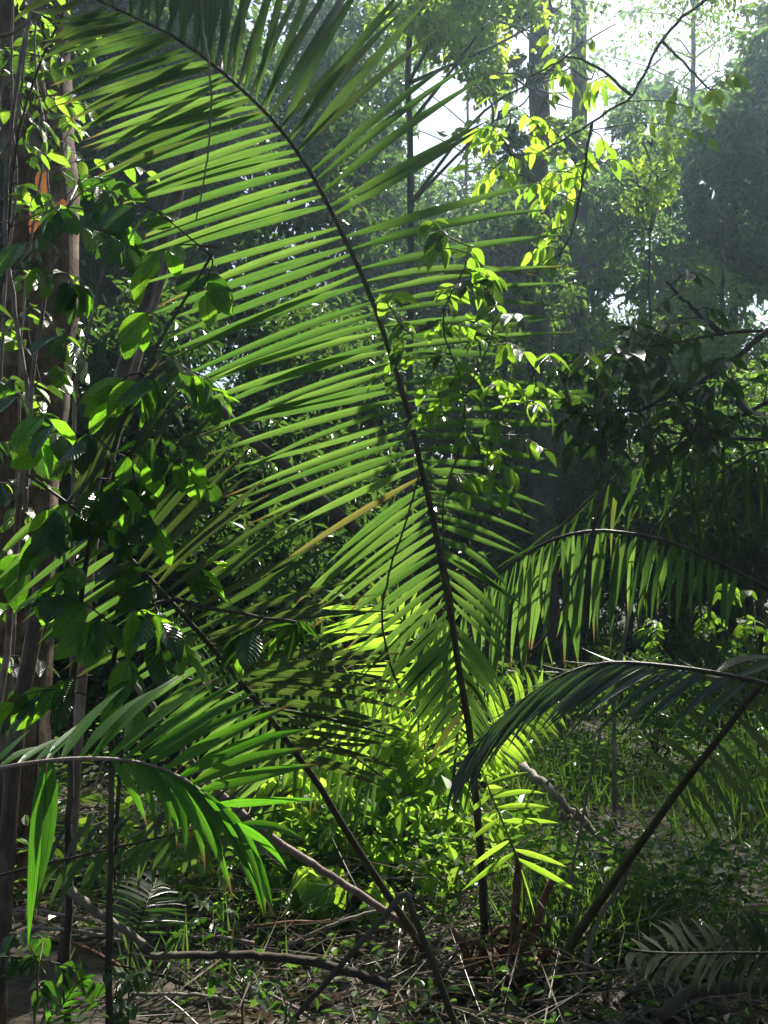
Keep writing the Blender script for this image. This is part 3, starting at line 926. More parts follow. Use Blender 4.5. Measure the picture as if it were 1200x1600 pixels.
# --- bright frond at the photo's left edge
b = P(-150, 1290, 1.55)
b.z = gz(b.x, b.y)
t = lone('young_palm', 'vivid green palm frond with long blades at the left edge', b)
f, r = frond(t, b, [(-120, 1270, 1.55), (-60, 1225, 1.55), (0, 1200, 1.55), (100, 1186, 1.55), (180, 1186, 1.55), (250, 1200, 1.55), (310, 1232, 1.55), (345, 1270, 1.55), (362, 1300, 1.55)],
             0.006, 0.0025, 'bark_pink', below=b)
side_leaflets(f, r, b, [(30, 1195, 105, 1145, .1), (80, 1188, 168, 1098, .15), (115, 1186, 240, 1036, .15), (150, 1186, 305, 1018, .15), (185, 1187, 388, 1056, .12), (250, 1200, 455, 1096, .1), (310, 1230, 505, 1180, .05), (330, 1255, 500, 1252, 0)],
              15, 0.023, 'palm_vivid', sag=0.02, jit=0.03, skip=0)
side_leaflets(f, r, b, [(180, 1186, 232, 1292, -.05), (240, 1200, 292, 1335, -.05), (270, 1210, 385, 1425, -.05), (300, 1228, 422, 1440, -.05), (345, 1270, 425, 1425, -.02), (360, 1295, 480, 1318, 0)],
              16, 0.020, 'palm_vivid', sag=0.05, jit=0.04, skip=0)
side_leaflets(f, r, b, [(70, 1188, 28, 1490, -.1), (82, 1187, 60, 1400, -.1)], 2, 0.027, 'palm_vivid', sag=0.02, jit=0.02, skip=0)
side_leaflets(f, r, b, [(-40, 1215, 0, 1120, .1), (0, 1200, 100, 1146, .1)], 3, 0.028, 'palm_vivid', sag=0.02, jit=0.02, skip=0)

# --- frond with dark rachis below it
b = P(-120, 1500, 2.6)
b.z = gz(b.x, b.y)
t = lone('young_palm', 'low frond with thin straight rachis below the vivid green blades', b)
f, r = frond(t, b, [(-60, 1400, 2.6), (0, 1368, 2.6), (180, 1325, 2.6), (350, 1285, 2.6), (440, 1265, 2.6)], 0.006, 0.002, below=b)
side_leaflets(f, r, b, [(80, 1348, 40, 1440, -.05), (180, 1325, 135, 1410, -.05), (350, 1285, 320, 1375, -.05), (430, 1268, 425, 1345, 0)], 19, 0.024, 'palm', sag=0.05)
side_leaflets(f, r, b, [(80, 1348, 130, 1270, .1), (180, 1325, 225, 1262, .1), (350, 1285, 400, 1215, .1), (430, 1268, 480, 1225, .1)], 16, 0.022, 'palm_shaded', sag=0.05)

# --- upright lit leaflets behind the left frond
b = G(180, 4.4)
t = lone('young_palm', 'palm with upright lit leaflets behind the left leaning frond', b)
f, r = frond(t, b, [(190, 1180, 4.4), (210, 1100, 4.4), (270, 1060, 4.35), (350, 1080, 4.3), (430, 1110, 4.3), (520, 1160, 4.3), (600, 1215, 4.3)], 0.012, 0.004, below=b)
side_leaflets(f, r, b, [(270, 1060, 200, 985, .1), (350, 1080, 300, 1000, .1), (430, 1110, 425, 1000, .1), (520, 1160, 520, 1020, .1), (590, 1210, 610, 1060, .1)], 28, 0.022, 'palm', sag=0.03)
side_leaflets(f, r, b, [(270, 1060, 240, 1190, -.1), (350, 1080, 330, 1215, -.1), (430, 1110, 420, 1250, -.1), (520, 1160, 500, 1280, -.1), (590, 1210, 580, 1310, -.1)], 28, 0.022, 'palm', sag=0.03)

# --- glowing palm in the middle distance, arching from the right
b = G(1260, 4.2)
t = lone('young_palm', 'palm arching in from the right with a comb of hanging lit leaflets', b)
f, r = frond(t, b, [(1300, 1010, 4.2), (1200, 922, 4.2), (1120, 878, 4.22), (1050, 848, 4.25), (980, 833, 4.3), (920, 830, 4.35), (860, 845, 4.4), (800, 880, 4.5), (745, 925, 4.6), (690, 955, 4.7), (640, 965, 4.8)],
             0.016, 0.004, below=b)
side_leaflets(f, r, b, [(1150, 890, 1130, 1000, -.1), (1080, 858, 1078, 975, -.1), (1000, 836, 955, 990, -.1), (940, 830, 935, 1025, -.1), (900, 834, 895, 1040, -.1), (860, 845, 845, 1060, -.1),
                        (800, 880, 788, 1100, -.1), (745, 925, 742, 1130, -.1), (700, 950, 690, 1180, -.1), (660, 963, 640, 1160, -.1), (642, 965, 580, 1100, -.1)], 42, 0.028, 'palm', sag=0.02, jit=0.07)
side_leaflets(f, r, b, [(1100, 868, 1060, 960, .25), (1000, 836, 985, 960, .25), (900, 834, 860, 1000, .25), (800, 880, 770, 1060, .25), (745, 925, 715, 1130, .2), (690, 955, 650, 1120, .2), (642, 965, 560, 1060, .2)],
              22, 0.027, 'palm', sag=0.02, jit=0.07)

b = G(700, 5.6)
t = lone('young_palm', 'glowing yellow green palm behind the foot of the long frond', b)
for pts, lk, rk, n in (
        ([(700, 1290, 5.6), (690, 1180, 5.5), (670, 1070, 5.3), (640, 985, 5.1), (600, 950, 5.0), (550, 945, 4.9)],
         [(675, 1090, 560, 1080, 0), (650, 1010, 525, 1040, 0), (620, 962, 500, 1005, 0), (585, 946, 490, 975, 0), (552, 945, 480, 955, 0)],
         [(675, 1090, 760, 1010, 0), (650, 1010, 700, 930, 0), (620, 962, 640, 905, 0), (585, 946, 560, 900, 0), (552, 945, 505, 920, 0)], 18),
        ([(700, 1290, 5.6), (710, 1200, 5.5), (715, 1120, 5.3), (700, 1050, 5.1), (670, 1010, 5.0), (640, 1000, 4.9)],
         [(712, 1180, 610, 1230, 0), (712, 1100, 600, 1180, 0), (695, 1040, 590, 1150, 0), (655, 1003, 560, 1110, 0)],
         [(712, 1180, 790, 1240, 0), (712, 1100, 800, 1190, 0), (695, 1040, 770, 1150, 0), (655, 1003, 680, 1160, 0)], 20),
        ([(705, 1290, 5.6), (740, 1200, 5.6), (790, 1130, 5.6), (830, 1100, 5.6), (860, 1100, 5.6)],
         [(740, 1200, 700, 1130, 0), (790, 1130, 760, 1050, 0), (850, 1098, 850, 1040, 0)],
         [(740, 1200, 800, 1230, 0), (790, 1130, 840, 1190, 0), (850, 1098, 900, 1130, 0)], 14),
        ([(695, 1290, 5.6), (660, 1220, 5.6), (610, 1160, 5.5), (560, 1130, 5.4), (500, 1130, 5.3)],
         [(660, 1220, 590, 1260, 0), (610, 1160, 550, 1230, 0), (560, 1130, 500, 1210, 0), (510, 1130, 450, 1180, 0)],
         [(660, 1220, 650, 1120, 0), (610, 1160, 600, 1070, 0), (560, 1130, 540, 1040, 0), (510, 1130, 470, 1060, 0)], 16)):
    f, r = frond(t, b, pts, 0.012, 0.003, 'rachis_green', below=b)
    side_leaflets(f, r, b, lk, n, 0.034, 'palm_bright', sag=0.04, jit=0.06)
    side_leaflets(f, r, b, rk, n, 0.034, 'palm_bright', sag=0.04, jit=0.06)

# --- dim fronds curving down at the right
b = G(1330, 5.0)
t = lone('young_palm', 'dim palm with curved dark rachises beside the dark leafed bush', b)
f, r = frond(t, b, [(1330, 760, 4.6), (1260, 700, 4.6), (1200, 687, 4.6), (1100, 687, 4.6), (1050, 695, 4.6), (1000, 716, 4.6), (950, 755, 4.6), (900, 800, 4.6), (850, 850, 4.6), (820, 890, 4.6)], 0.018, 0.004, below=b)
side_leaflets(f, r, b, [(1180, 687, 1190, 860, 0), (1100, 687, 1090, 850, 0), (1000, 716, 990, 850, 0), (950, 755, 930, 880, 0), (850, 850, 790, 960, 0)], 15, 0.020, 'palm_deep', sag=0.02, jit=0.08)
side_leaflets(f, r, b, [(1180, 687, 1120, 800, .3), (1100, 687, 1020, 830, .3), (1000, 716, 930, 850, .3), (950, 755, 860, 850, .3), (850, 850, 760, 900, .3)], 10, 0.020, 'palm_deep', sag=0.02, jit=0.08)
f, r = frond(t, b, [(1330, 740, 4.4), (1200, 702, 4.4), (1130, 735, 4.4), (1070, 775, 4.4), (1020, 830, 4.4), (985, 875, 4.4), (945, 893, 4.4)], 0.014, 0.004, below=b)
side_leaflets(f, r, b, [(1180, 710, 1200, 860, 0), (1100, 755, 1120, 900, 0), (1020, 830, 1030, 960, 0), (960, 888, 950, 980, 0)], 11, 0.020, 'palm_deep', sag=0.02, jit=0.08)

# --- dark arching frond in front, right
b = P(1420, 1560, 2.3)
b.z = gz(b.x, b.y)
t = lone('young_palm', 'dark arching frond with grey sheen sweeping down towards the palm foot', b)
f, r = frond(t, b, [(1330, 1160, 2.3), (1240, 1085, 2.3), (1150, 1058, 2.3), (1050, 1042, 2.3), (950, 1036, 2.3), (880, 1055, 2.3), (800, 1108, 2.3), (735, 1180, 2.3), (708, 1235, 2.3)], 0.011, 0.003, below=b)
side_leaflets(f, r, b, [(1180, 1062, 1085, 1150, -.1), (1100, 1050, 985, 1150, -.1), (1020, 1038, 885, 1135, -.12), (950, 1036, 815, 1140, -.12), (880, 1055, 755, 1190, -.1), (800, 1108, 708, 1255, -.08), (735, 1180, 690, 1285, -.05)],
              58, 0.015, 'palm_sheen', sag=0.05, jit=0.07)
side_leaflets(f, r, b, [(1180, 1062, 1060, 1050, .15), (1100, 1050, 960, 1045, .15), (1020, 1038, 880, 1050, .15), (950, 1036, 820, 1085, .15), (880, 1055, 760, 1140, .12), (800, 1108, 715, 1215, .1), (735, 1180, 700, 1270, .05)],
              58, 0.014, 'palm_sheen', sag=0.06, jit=0.07)
side_leaflets(f, r, b, [(1150, 1058, 1290, 1015, .1), (1120, 1050, 1240, 1022, .1)], 3, 0.024, 'palm_shaded', sag=0.05)

# --- stalk rising to the right from beside the palm foot
b = P(855, 1580, 3.2)
b.z = gz(b.x, b.y)
t = lone('young_palm', 'palm with thick dark stalk slanting up right through the shade', b)
f, r = frond(t, b, [(862, 1555, 3.2), (890, 1480, 3.15), (960, 1375, 3.05), (1060, 1235, 2.9), (1130, 1145, 2.8), (1200, 1060, 2.75), (1290, 990, 2.7), (1400, 960, 2.65)], 0.016, 0.006)
side_leaflets(f, r, b, [(1060, 1235, 985, 1190, .1), (1110, 1170, 1010, 1120, .1), (1160, 1110, 1070, 1060, .1), (1230, 1035, 1180, 960, .1)], 10, 0.026, 'palm_shaded', sag=0.05)
side_leaflets(f, r, b, [(1060, 1235, 1110, 1330, -.1), (1130, 1145, 1210, 1270, -.1), (1200, 1060, 1290, 1200, -.1)], 10, 0.026, 'palm_shaded', sag=0.05)
f, r = frond(t, b, [(900, 1560, 3.1), (910, 1530, 3.1), (930, 1450, 3.1), (965, 1390, 3.1), (990, 1340, 3.1)], 0.009, 0.006, 'dead')

# --- herringbone frond in the bottom corner
b = P(1330, 1600, 1.8)
b.z = gz(b.x, b.y)
t = lone('young_palm', 'dull grey herringbone frond low in the shaded bottom corner', b)
f, r = frond(t, b, [(1300, 1510, 1.8), (1200, 1490, 1.8), (1080, 1490, 1.8), (1020, 1488, 1.8), (985, 1484, 1.8)], 0.005, 0.002, below=b)
side_leaflets(f, r, b, [(1240, 1495, 1215, 1415, .08), (1150, 1490, 1110, 1425, .08), (1060, 1490, 1010, 1440, .08), (1000, 1486, 975, 1478, .05)], 17, 0.016, 'palm_deep', sag=0.04, skip=0, old=0)
side_leaflets(f, r, b, [(1240, 1495, 1225, 1570, -.08), (1150, 1490, 1120, 1555, -.08), (1060, 1490, 1015, 1545, -.08), (1000, 1486, 985, 1520, -.05)], 17, 0.016, 'palm_deep', sag=0.05, skip=0, old=0)

# --- little pale frond low at left
b = P(200, 1490, 3.0)
b.z = gz(b.x, b.y)
t = lone('young_palm', 'small pale fern like frond shining near the ground at left', b)
f, r = frond(t, b, [(205, 1475, 2.9), (215, 1450, 2.88), (228, 1415, 2.9), (245, 1372, 3.0)], 0.004, 0.0015, below=b)
side_leaflets(f, r, b, [(212, 1455, 140, 1430, .1), (222, 1430, 150, 1400, .1), (232, 1405, 170, 1380, .1), (243, 1376, 215, 1360, .1)], 13, 0.014, 'palm_sheen', sag=0.05, skip=0)
side_leaflets(f, r, b, [(212, 1455, 310, 1462, .1), (222, 1430, 300, 1430, .1), (232, 1405, 285, 1400, .1), (243, 1376, 262, 1375, .1)], 13, 0.014, 'palm_sheen', sag=0.05, skip=0)
b = P(60, 1640, 2.3)
b.z = gz(b.x, b.y)
t = lone('young_palm', 'tiny bright palm seedling at the bottom left corner', b)
f, r = frond(t, b, [(70, 1620, 2.3), (95, 1575, 2.3), (115, 1545, 2.3), (130, 1530, 2.3)], 0.004, 0.0015, 'rachis_green', below=b)
side_leaflets(f, r, b, [(75, 1610, 60, 1570, 0), (100, 1568, 80, 1530, 0), (128, 1532, 120, 1505, 0)], 8, 0.013, 'palm_vivid', skip=0)
side_leaflets(f, r, b, [(75, 1610, 130, 1600, 0), (100, 1568, 140, 1562, 0), (128, 1532, 150, 1525, 0)], 8, 0.013, 'palm_vivid', skip=0)


# ---------------------------------------------------------------- leafy shrubs, climbers and branches
def shrub(name, label, cat, stem_px, clusters, mat, kind, size, ar, base=None, r0=0.012, r1=0.004, stemmat='stemgreen', droop=0.5, up=0.8,
          spread=0.09, group=None, per=5, toward=0.3, alt=None, stems=None, upz=None):
    """clusters: (px, py, d, leaves); twigs leave the nearest stem, leaves sit along the twigs"""
    sp_ = [P(*p) for p in stem_px]
    if base is not None:
        sp_ = [base] + sp_
    o = sp_[0].copy()
    t = thing(name, label, cat, o, group)
    paths = []
    for k, pts in enumerate([sp_] + [[P(*q) for q in s] for s in (stems or [])]):
        tb = Tubes()
        n = max(14, 4 * len(pts))
        paths.append(tb.add(pts, r0 if k == 0 else r0 * .7, r1, n, 7, 0.08, 0.003))
        part('stem', tb.mesh('stem', M[stemmat], o), t)
    allp = [p for q in paths for p in q]
    made, rest = 0, []
    clusters = sorted(clusters, key=lambda c: c[2])          # nearest first: those leaves show largest
    for px, py, d, cnt in clusters:
        c = P(px, py, d)
        s0 = min(allp, key=lambda p: (p - c).length + (0.25 if p.z > c.z + 0.05 else 0))
        tb = Tubes()
        subs = max(1, round(cnt / per))
        left = cnt
        for k in range(subs):
            m = left // (subs - k)
            left -= m
            dirn = (c - s0)
            far = dirn.length > 0.03
            e = c + Vector((random.gauss(0, 1), random.gauss(0, .7), random.gauss(0, .8))) * spread * (1.0 if subs > 1 else .3)
            dd = (e - s0)
            st = s0 if k == 0 else s0.lerp(c, R(.3, .9) if far else 0)
            midp = st.lerp(e, .55) + Vector((R(-.02, .02), R(-.02, .02), 0.10 * dd.length))
            e2 = e + Vector((0, 0, -0.25 * spread)) + (e - st).normalized() * spread * .3
            path = tb.add([st, midp, e, e2], max(.0022, r1 * .7), .0012, 9, 5)
            L_ = len(path) - 1
            for i in range(m):
                u = 1 - 0.62 * (i / max(1, m)) ** 1.1 if far or subs > 1 else R(.2, 1)
                q = path[min(L_, int(u * L_))]
                tw = (path[L_] - path[max(0, L_ - 2)]).normalized()
                sgn = 1 if i % 2 else -1
                sidev = tw.cross(Vector((0, 0, 1)))
                if sidev.length < .1:
                    sidev = Vector((1, 0, 0))
                sidev.normalize()
                dv = (tw * (1.2 if i == 0 else .55) + sidev * (0 if i == 0 else sgn * R(.5, 1.1)) + rvec(.28) + Vector((0, 0, -droop * R(.4, 1.4)))).normalized()
                nv = Vector((0, 0, up)) + S * toward + rvec(.4)
                if upz is not None:
                    nv.z *= upz
                ln = size * R(.65, 1.2)
                mt = alt if (alt and random.random() < (.5 if alt == 'broad_shaded' else .33)) else mat
                me = leaf_mesh(mt, kind, random.choice((0.05, .12, .2, .28)), random.choice((-.02, 0, .02)))
                wd = ln * ar * R(.88, 1.12)
                made += 1
                if made <= 300:
                    add_leaf(t, me, q, dv, nv, ln, wd, o)
                else:
                    rest.append((me, leaf_matrix(q - o, dv, nv, ln, wd)))
        part('branch', tb.mesh('branch', M[stemmat], o), t)
    if rest:                                                 # the leaves past 300: one part
        V, Fc, U, n = [], [], [], 0
        for me, mx in rest:
            for v in me.vertices:
                V.append(tuple(mx @ v.co))
            uv = [None] * len(me.vertices)
            for p in me.polygons:
                Fc.append([i + n for i in p.vertices])
                for li in p.loop_indices:
                    uv[me.loops[li].vertex_index] = tuple(me.uv_layers[0].data[li].uv)
            U += uv
            n += len(me.vertices)
        part('foliage', mesh_np('foliage', np.array(V), np.array(Fc), M[mat], np.array(U)), t, 'stuff')
    return t


# broad ribbed-leaf saplings at the left
g0 = G(-20, 3.0)
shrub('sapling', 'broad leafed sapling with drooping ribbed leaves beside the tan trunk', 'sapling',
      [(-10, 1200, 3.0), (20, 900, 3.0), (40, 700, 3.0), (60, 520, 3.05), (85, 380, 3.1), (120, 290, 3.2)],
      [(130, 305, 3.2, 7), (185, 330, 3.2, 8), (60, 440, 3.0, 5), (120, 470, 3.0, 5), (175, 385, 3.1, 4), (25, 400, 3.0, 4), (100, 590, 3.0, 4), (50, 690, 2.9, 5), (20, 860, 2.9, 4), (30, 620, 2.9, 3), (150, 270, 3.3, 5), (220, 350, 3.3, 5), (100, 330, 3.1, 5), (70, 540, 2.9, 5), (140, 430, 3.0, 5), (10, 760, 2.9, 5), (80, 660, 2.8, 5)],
      'broad', 'broad', 0.125, 0.54, alt='broad_shaded', droop=.9, upz=.5, toward=.6, base=g0, r0=.016, stemmat='bark_pink', spread=.10)
g1 = G(120, 2.7)
shrub('sapling', 'dark broad leafed sapling in front of the slanting saplings', 'sapling',
      [(110, 1200, 2.7), (120, 1000, 2.7), (140, 850, 2.7), (170, 720, 2.7), (215, 600, 2.75), (280, 480, 2.8), (330, 400, 2.8)],
      [(340, 385, 2.8, 9), (350, 420, 2.8, 4), (200, 480, 2.9, 5), (210, 600, 2.8, 6), (160, 590, 2.8, 5), (290, 570, 2.7, 8), (310, 600, 2.7, 4), (140, 750, 2.6, 9), (150, 690, 2.6, 5), (230, 730, 2.7, 7), (310, 730, 2.8, 7), (130, 850, 2.6, 8), (200, 830, 2.6, 6), (110, 800, 2.55, 7), (180, 780, 2.6, 6), (250, 790, 2.65, 5), (100, 900, 2.55, 6), (270, 690, 2.7, 5), (240, 560, 2.75, 5)],
      'broad', 'broad', 0.12, 0.54, alt='broad_shaded', droop=.9, upz=.5, toward=.6, base=g1, r0=.012, stemmat='bark_dark', spread=.09)
g2 = G(180, 2.5)
shrub('sapling', 'lower broad leafed sapling with lit leaf edges above the vivid frond', 'sapling',
      [(175, 1250, 2.5), (170, 1100, 2.5), (190, 980, 2.5), (250, 940, 2.55), (330, 950, 2.6), (420, 965, 2.65), (480, 975, 2.65)],
      [(220, 890, 2.5, 6), (330, 880, 2.7, 6), (150, 960, 2.4, 7), (215, 990, 2.4, 9), (300, 1000, 2.5, 4), (395, 985, 2.6, 4), (475, 990, 2.65, 7), (90, 1060, 2.4, 5), (40, 1090, 2.4, 5), (60, 930, 2.5, 5), (270, 960, 2.5, 6)],
      'broad', 'broad', 0.12, 0.54, alt='broad_shaded', droop=.8, upz=.6, toward=.6, base=g2, r0=.011, stemmat='bark_dark', spread=.08)
# vine with small leaves on the tan trunk
shrub('vine', 'small leafed vine climbing the tan trunk into the top left corner', 'vine',
      [(30, 640, 4.6), (40, 450, 4.6), (60, 300, 4.6), (70, 150, 4.6), (40, 0, 4.6), (30, -60, 4.6)],
      [(20, 40, 4.6, 14), (60, 60, 4.5, 14), (30, 120, 4.5, 14), (80, 150, 4.5, 12), (100, 190, 4.4, 14), (130, 215, 4.4, 10), (20, 200, 4.5, 10), (60, 10, 4.5, 14), (95, 110, 4.4, 8), (10, 110, 4.5, 10), (120, 20, 4.5, 10)],
      'oval', 'oval', 0.085, 0.5, base=G(20, 4.6), r0=.012, stemmat='bark_pink', spread=.10)
shrub('vine', 'leafy vine on the lower tan trunk behind the ribbed leaves', 'vine',
      [(60, 1000, 4.5), (40, 800, 4.6), (70, 640, 4.6), (40, 500, 4.6), (90, 400, 4.6)],
      [(30, 560, 4.6, 10), (80, 620, 4.6, 9), (20, 700, 4.5, 9), (60, 800, 4.5, 9), (20, 900, 4.5, 9), (70, 960, 4.5, 8), (100, 720, 4.5, 8), (40, 1040, 4.5, 8), (15, 330, 4.6, 10), (110, 300, 4.6, 8), (20, 420, 4.6, 8)],
      'oval', 'oval', 0.10, 0.5, base=G(60, 4.5), r0=.010, stemmat='bark_dark', spread=.11, alt='oval_shaded')
shrub('vine', 'dark tangled vine leaves high at the left edge before the trunk', 'vine',
      [(-30, 700, 3.7), (10, 400, 3.7), (30, 200, 3.7), (80, 60, 3.7), (120, -40, 3.7)],
      [(20, 250, 3.7, 9), (60, 180, 3.7, 9), (100, 100, 3.7, 8), (30, 80, 3.7, 9), (120, 30, 3.7, 8), (70, 20, 3.7, 9), (20, 330, 3.7, 8), (10, 160, 3.7, 8), (60, 260, 3.7, 8), (130, 150, 3.75, 6), (20, 500, 3.7, 8), (10, 590, 3.7, 7), (90, 350, 3.8, 8), (60, 430, 3.8, 8), (100, 520, 3.8, 8), (70, 600, 3.8, 8), (40, 720, 3.7, 8), (90, 760, 3.7, 7), (60, 860, 3.6, 8), (30, 960, 3.6, 8), (80, 1020, 3.6, 7)],
      'oval_shaded', 'oval', 0.085, 0.5, base=G(-60, 3.7), r0=.009, stemmat='bark_dark', spread=.09, alt='oval')
# dead orange leaves caught on the trunk
t = thing('dead_spray', 'spray of dead orange leaves caught against the tan trunk', 'dead leaves', P(75, 300, 4.75))
tb = Tubes()
tb.add([P(75, 300, 4.78), P(70, 230, 4.76), P(85, 170, 4.7)], .006, .003, 10, 5)
part('twig', tb.mesh('twig', M['bark_pink'], P(75, 300, 4.75)), t)
for x, y, ln in ((70, 290, .13), (62, 330, .14), (95, 335, .14), (85, 350, .15), (78, 120, .10), (60, 360, .12), (75, 310, .12), (50, 330, .1)):
    me = leaf_mesh('orange', 'oval', R(.1, .3), 0)
    add_leaf(t, me, P(x, y - 25, 4.7), Vector((R(-.4, .4), -.2, -1)), Vector((R(-.5, .5), -1, .3)), ln * .9, ln * .42, P(75, 300, 4.75))

# climber with small glossy leaves over the long frond's right half
random.seed(21)
cc = []
for x, y, n in ((735, 395, 8), (745, 430, 10), (700, 440, 8), (770, 470, 8), (690, 480, 8), (810, 500, 6), (660, 500, 6), (640, 540, 6), (720, 530, 9), (760, 540, 8), (690, 560, 8), (610, 575, 3), (630, 575, 2),
                (740, 590, 9), (700, 610, 8), (660, 590, 5), (780, 600, 6), (840, 595, 6), (720, 650, 9), (680, 640, 6), (760, 660, 8), (780, 690, 8), (740, 700, 7), (800, 720, 7), (730, 750, 6), (780, 760, 6),
                (850, 550, 7), (800, 545, 6), (690, 380, 7), (610, 470, 6), (670, 350, 5), (640, 500, 5), (850, 640, 6), (830, 690, 6)):
    cc.append((x + R(-8, 8), y + R(-8, 8), 2.95 + R(-.15, .15), n))
shrub('climber', 'twiggy climber with small glossy leaves over the long frond\'s right half', 'climber',
      [(748, 1250, 3.46), (728, 1100, 3.4), (700, 900, 3.32), (690, 800, 3.25), (720, 690, 3.0), (720, 600, 2.95), (690, 500, 2.95), (735, 400, 2.95), (700, 370, 2.95)],
      cc, 'oval', 'oval', 0.072, 0.46, base=G(770, 3.5), r0=.004, r1=.0025, spread=.06, alt='oval_shaded',
      stems=[[(740, 700, 3.0), (800, 640, 3.0), (850, 560, 3.0)], [(690, 500, 2.95), (640, 520, 2.95), (605, 470, 2.95)], [(725, 620, 2.95), (770, 520, 2.95), (760, 440, 2.95)]])

# dark bush at the right
cc = []
for i in range(72):
    a = R(0, 6.28)
    q = math.sqrt(random.random())
    x, y = 1005 + math.cos(a) * q * 150, 610 + math.sin(a) * q * 120 + 0.15 * (R(0, 1) * 60)
    cc.append((x, y, R(3.3, 3.8), 6))
for x, y in ((1110, 470), (1180, 590), (1190, 660), (1150, 640), (1100, 700), (870, 580), (890, 650), (960, 500), (1130, 560), (1080, 420)):
    cc.append((x, y, R(3.4, 3.8), 4))
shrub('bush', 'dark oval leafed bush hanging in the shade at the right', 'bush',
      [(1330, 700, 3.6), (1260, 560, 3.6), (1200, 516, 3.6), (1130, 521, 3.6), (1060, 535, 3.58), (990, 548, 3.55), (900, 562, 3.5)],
      cc, 'oval_shaded', 'oval', 0.085, 0.46, base=G(1360, 3.6), r0=.016, r1=.004, stemmat='bark_dark', spread=.085, per=6,
      stems=[[(1200, 516, 3.6), (1150, 560, 3.55), (1090, 600, 3.5), (1000, 640, 3.5), (930, 650, 3.5)], [(1130, 521, 3.6), (1080, 480, 3.6), (1040, 440, 3.6)], [(1260, 600, 3.6), (1180, 640, 3.6), (1080, 680, 3.6)]])

# lime branch reaching in from the top right
cc = []
for x, y, n in ((760, 275, 8), (790, 265, 6), (740, 265, 6), (850, 245, 7), (830, 285, 6), (870, 260, 7), (905, 250, 6), (860, 290, 5), (845, 320, 6), (875, 330, 5), (865, 350, 4), (850, 390, 6), (870, 400, 3),
                (925, 140, 6), (940, 130, 5), (955, 225, 4), (965, 250, 4), (905, 280, 6), (810, 215, 8), (800, 180, 8), (840, 190, 6), (780, 230, 8), (830, 150, 7), (760, 200, 6), (890, 120, 6), (920, 60, 5), (880, 80, 7), (1045, 150, 4), (1090, 165, 5), (1110, 140, 4), (1130, 110, 5), (1100, 200, 4)):
    cc.append((x, y, 4.5 + R(-.2, .2), int(n * 1.35)))
shrub('tree_branch', 'bare curved branch with lime backlit leaves below the bright sky', 'branch',
      [(1300, -160, 4.7), (1180, -60, 4.6), (1075, 20, 4.6), (1035, 65, 4.55), (1008, 112, 4.5), (988, 150, 4.5), (960, 168, 4.5), (925, 192, 4.5), (885, 213, 4.5), (845, 236, 4.5), (800, 242, 4.5)],
      cc, 'lance', 'lance', 0.088, 0.4, r0=.011, r1=.004, stemmat='bark_dark', alt='oval', per=6, droop=.9, up=.2, spread=.07, toward=.7,
      stems=[[(925, 192, 4.5), (915, 250, 4.45), (903, 320, 4.4), (890, 370, 4.4), (873, 400, 4.4)], [(988, 150, 4.5), (940, 110, 4.5), (890, 90, 4.5), (830, 120, 4.5)], [(1035, 65, 4.55), (1080, 110, 4.5), (1110, 140, 4.5)]])

# glowing undergrowth behind the palm foot, one plant after the other
random.seed(5)
und = [(470, 1240, 'tallest heart leafed plant left of the glowing palm'), (520, 1200, 'heart leafed plant under the glowing palm\'s left frond'),
       (560, 1270, 'heart leafed plant between the leaning frond and the glowing palm'), (610, 1220, 'heart leafed plant in full sun beside the glowing palm'),
       (650, 1290, 'low heart leafed plant left of the long frond\'s stalk'), (690, 1240, 'heart leafed plant right behind the long frond\'s stalk'),
       (540, 1340, 'heart leafed plant low beside the leaning frond\'s stalk'), (640, 1350, 'heart leafed plant just above the bent stick'),
       (440, 1330, 'heart leafed plant under the tips of the vivid blades'), (600, 1160, 'heart leafed plant deep behind the leaning frond'),
       (500, 1290, 'heart leafed plant in the thick of the glowing undergrowth'), (590, 1310, 'heart leafed plant midway between the two crossing stalks'), (660, 1200, 'heart leafed plant under the glowing palm\'s hanging leaflets'), (420, 1240, 'heart leafed plant farthest left in the glowing undergrowth'), (540, 1420, 'low heart leafed plant above the bent stick\'s left leg'),
       (480, 1400, 'small heart leafed plant above the long fallen stick')]
for i, (x, y, lb) in enumerate(und):
    d = 5.2 - (y - 1160) * 0.004
    cs = [(x + R(-38, 38), y + R(-38, 38), d + R(-.2, .2), random.choice((4, 5, 6))) for _ in range(9)]
    shrub('leafy_plant', lb, 'plant', [(x + R(-15, 15), y + 60, d), (x, y, d), (x + R(-10, 10), y - 40, d)], cs, 'heart', 'heart', 0.125, 0.68,
          base=G(x, d), r0=.006, r1=.003, spread=.08, toward=1.5, up=.2, upz=.3, group='heart leafed plants of the undergrowth', droop=1.0)
her = [(1150, 930, 7.5, 'pale green herb nearest the right edge below the curved rachises'), (1100, 960, 8, 'green herb behind the tips of the hanging leaflets'), (1180, 990, 6.5, 'leafy herb at the right edge above the dark arching frond'),
       (1030, 990, 8.5, 'small herb left of the right edge herbs, under the leaflet comb'), (760, 1090, 7.5, 'herb behind the long frond\'s lower stalk'), (330, 1430, 3.6, 'herb in the shade left of the bent stick'),
       (60, 1500, 2.6, 'leafy weed in the dim bottom left'), (380, 1530, 3.0, 'leafy weed in front of the long fallen stick'), (180, 1560, 2.6, 'leafy weed near the tiny palm seedling')]
for x, y, d, lb in her:
    cs = [(x + R(-45, 45) * 6 / (d + 2), y + R(-35, 35) * 6 / (d + 2), d + R(-.3, .3), 6) for _ in range(6)]
    shrub('leafy_plant', lb, 'plant', [(x, y + 30, d), (x, y, d)], cs, 'oval' if d > 4 else 'broad_shaded', 'heart', 0.09 if d > 4 else .055, 0.6, base=G(x, d), r0=.006 if d > 4 else .003, r1=.003, spread=.08, toward=.5, group='herbs on the forest floor')


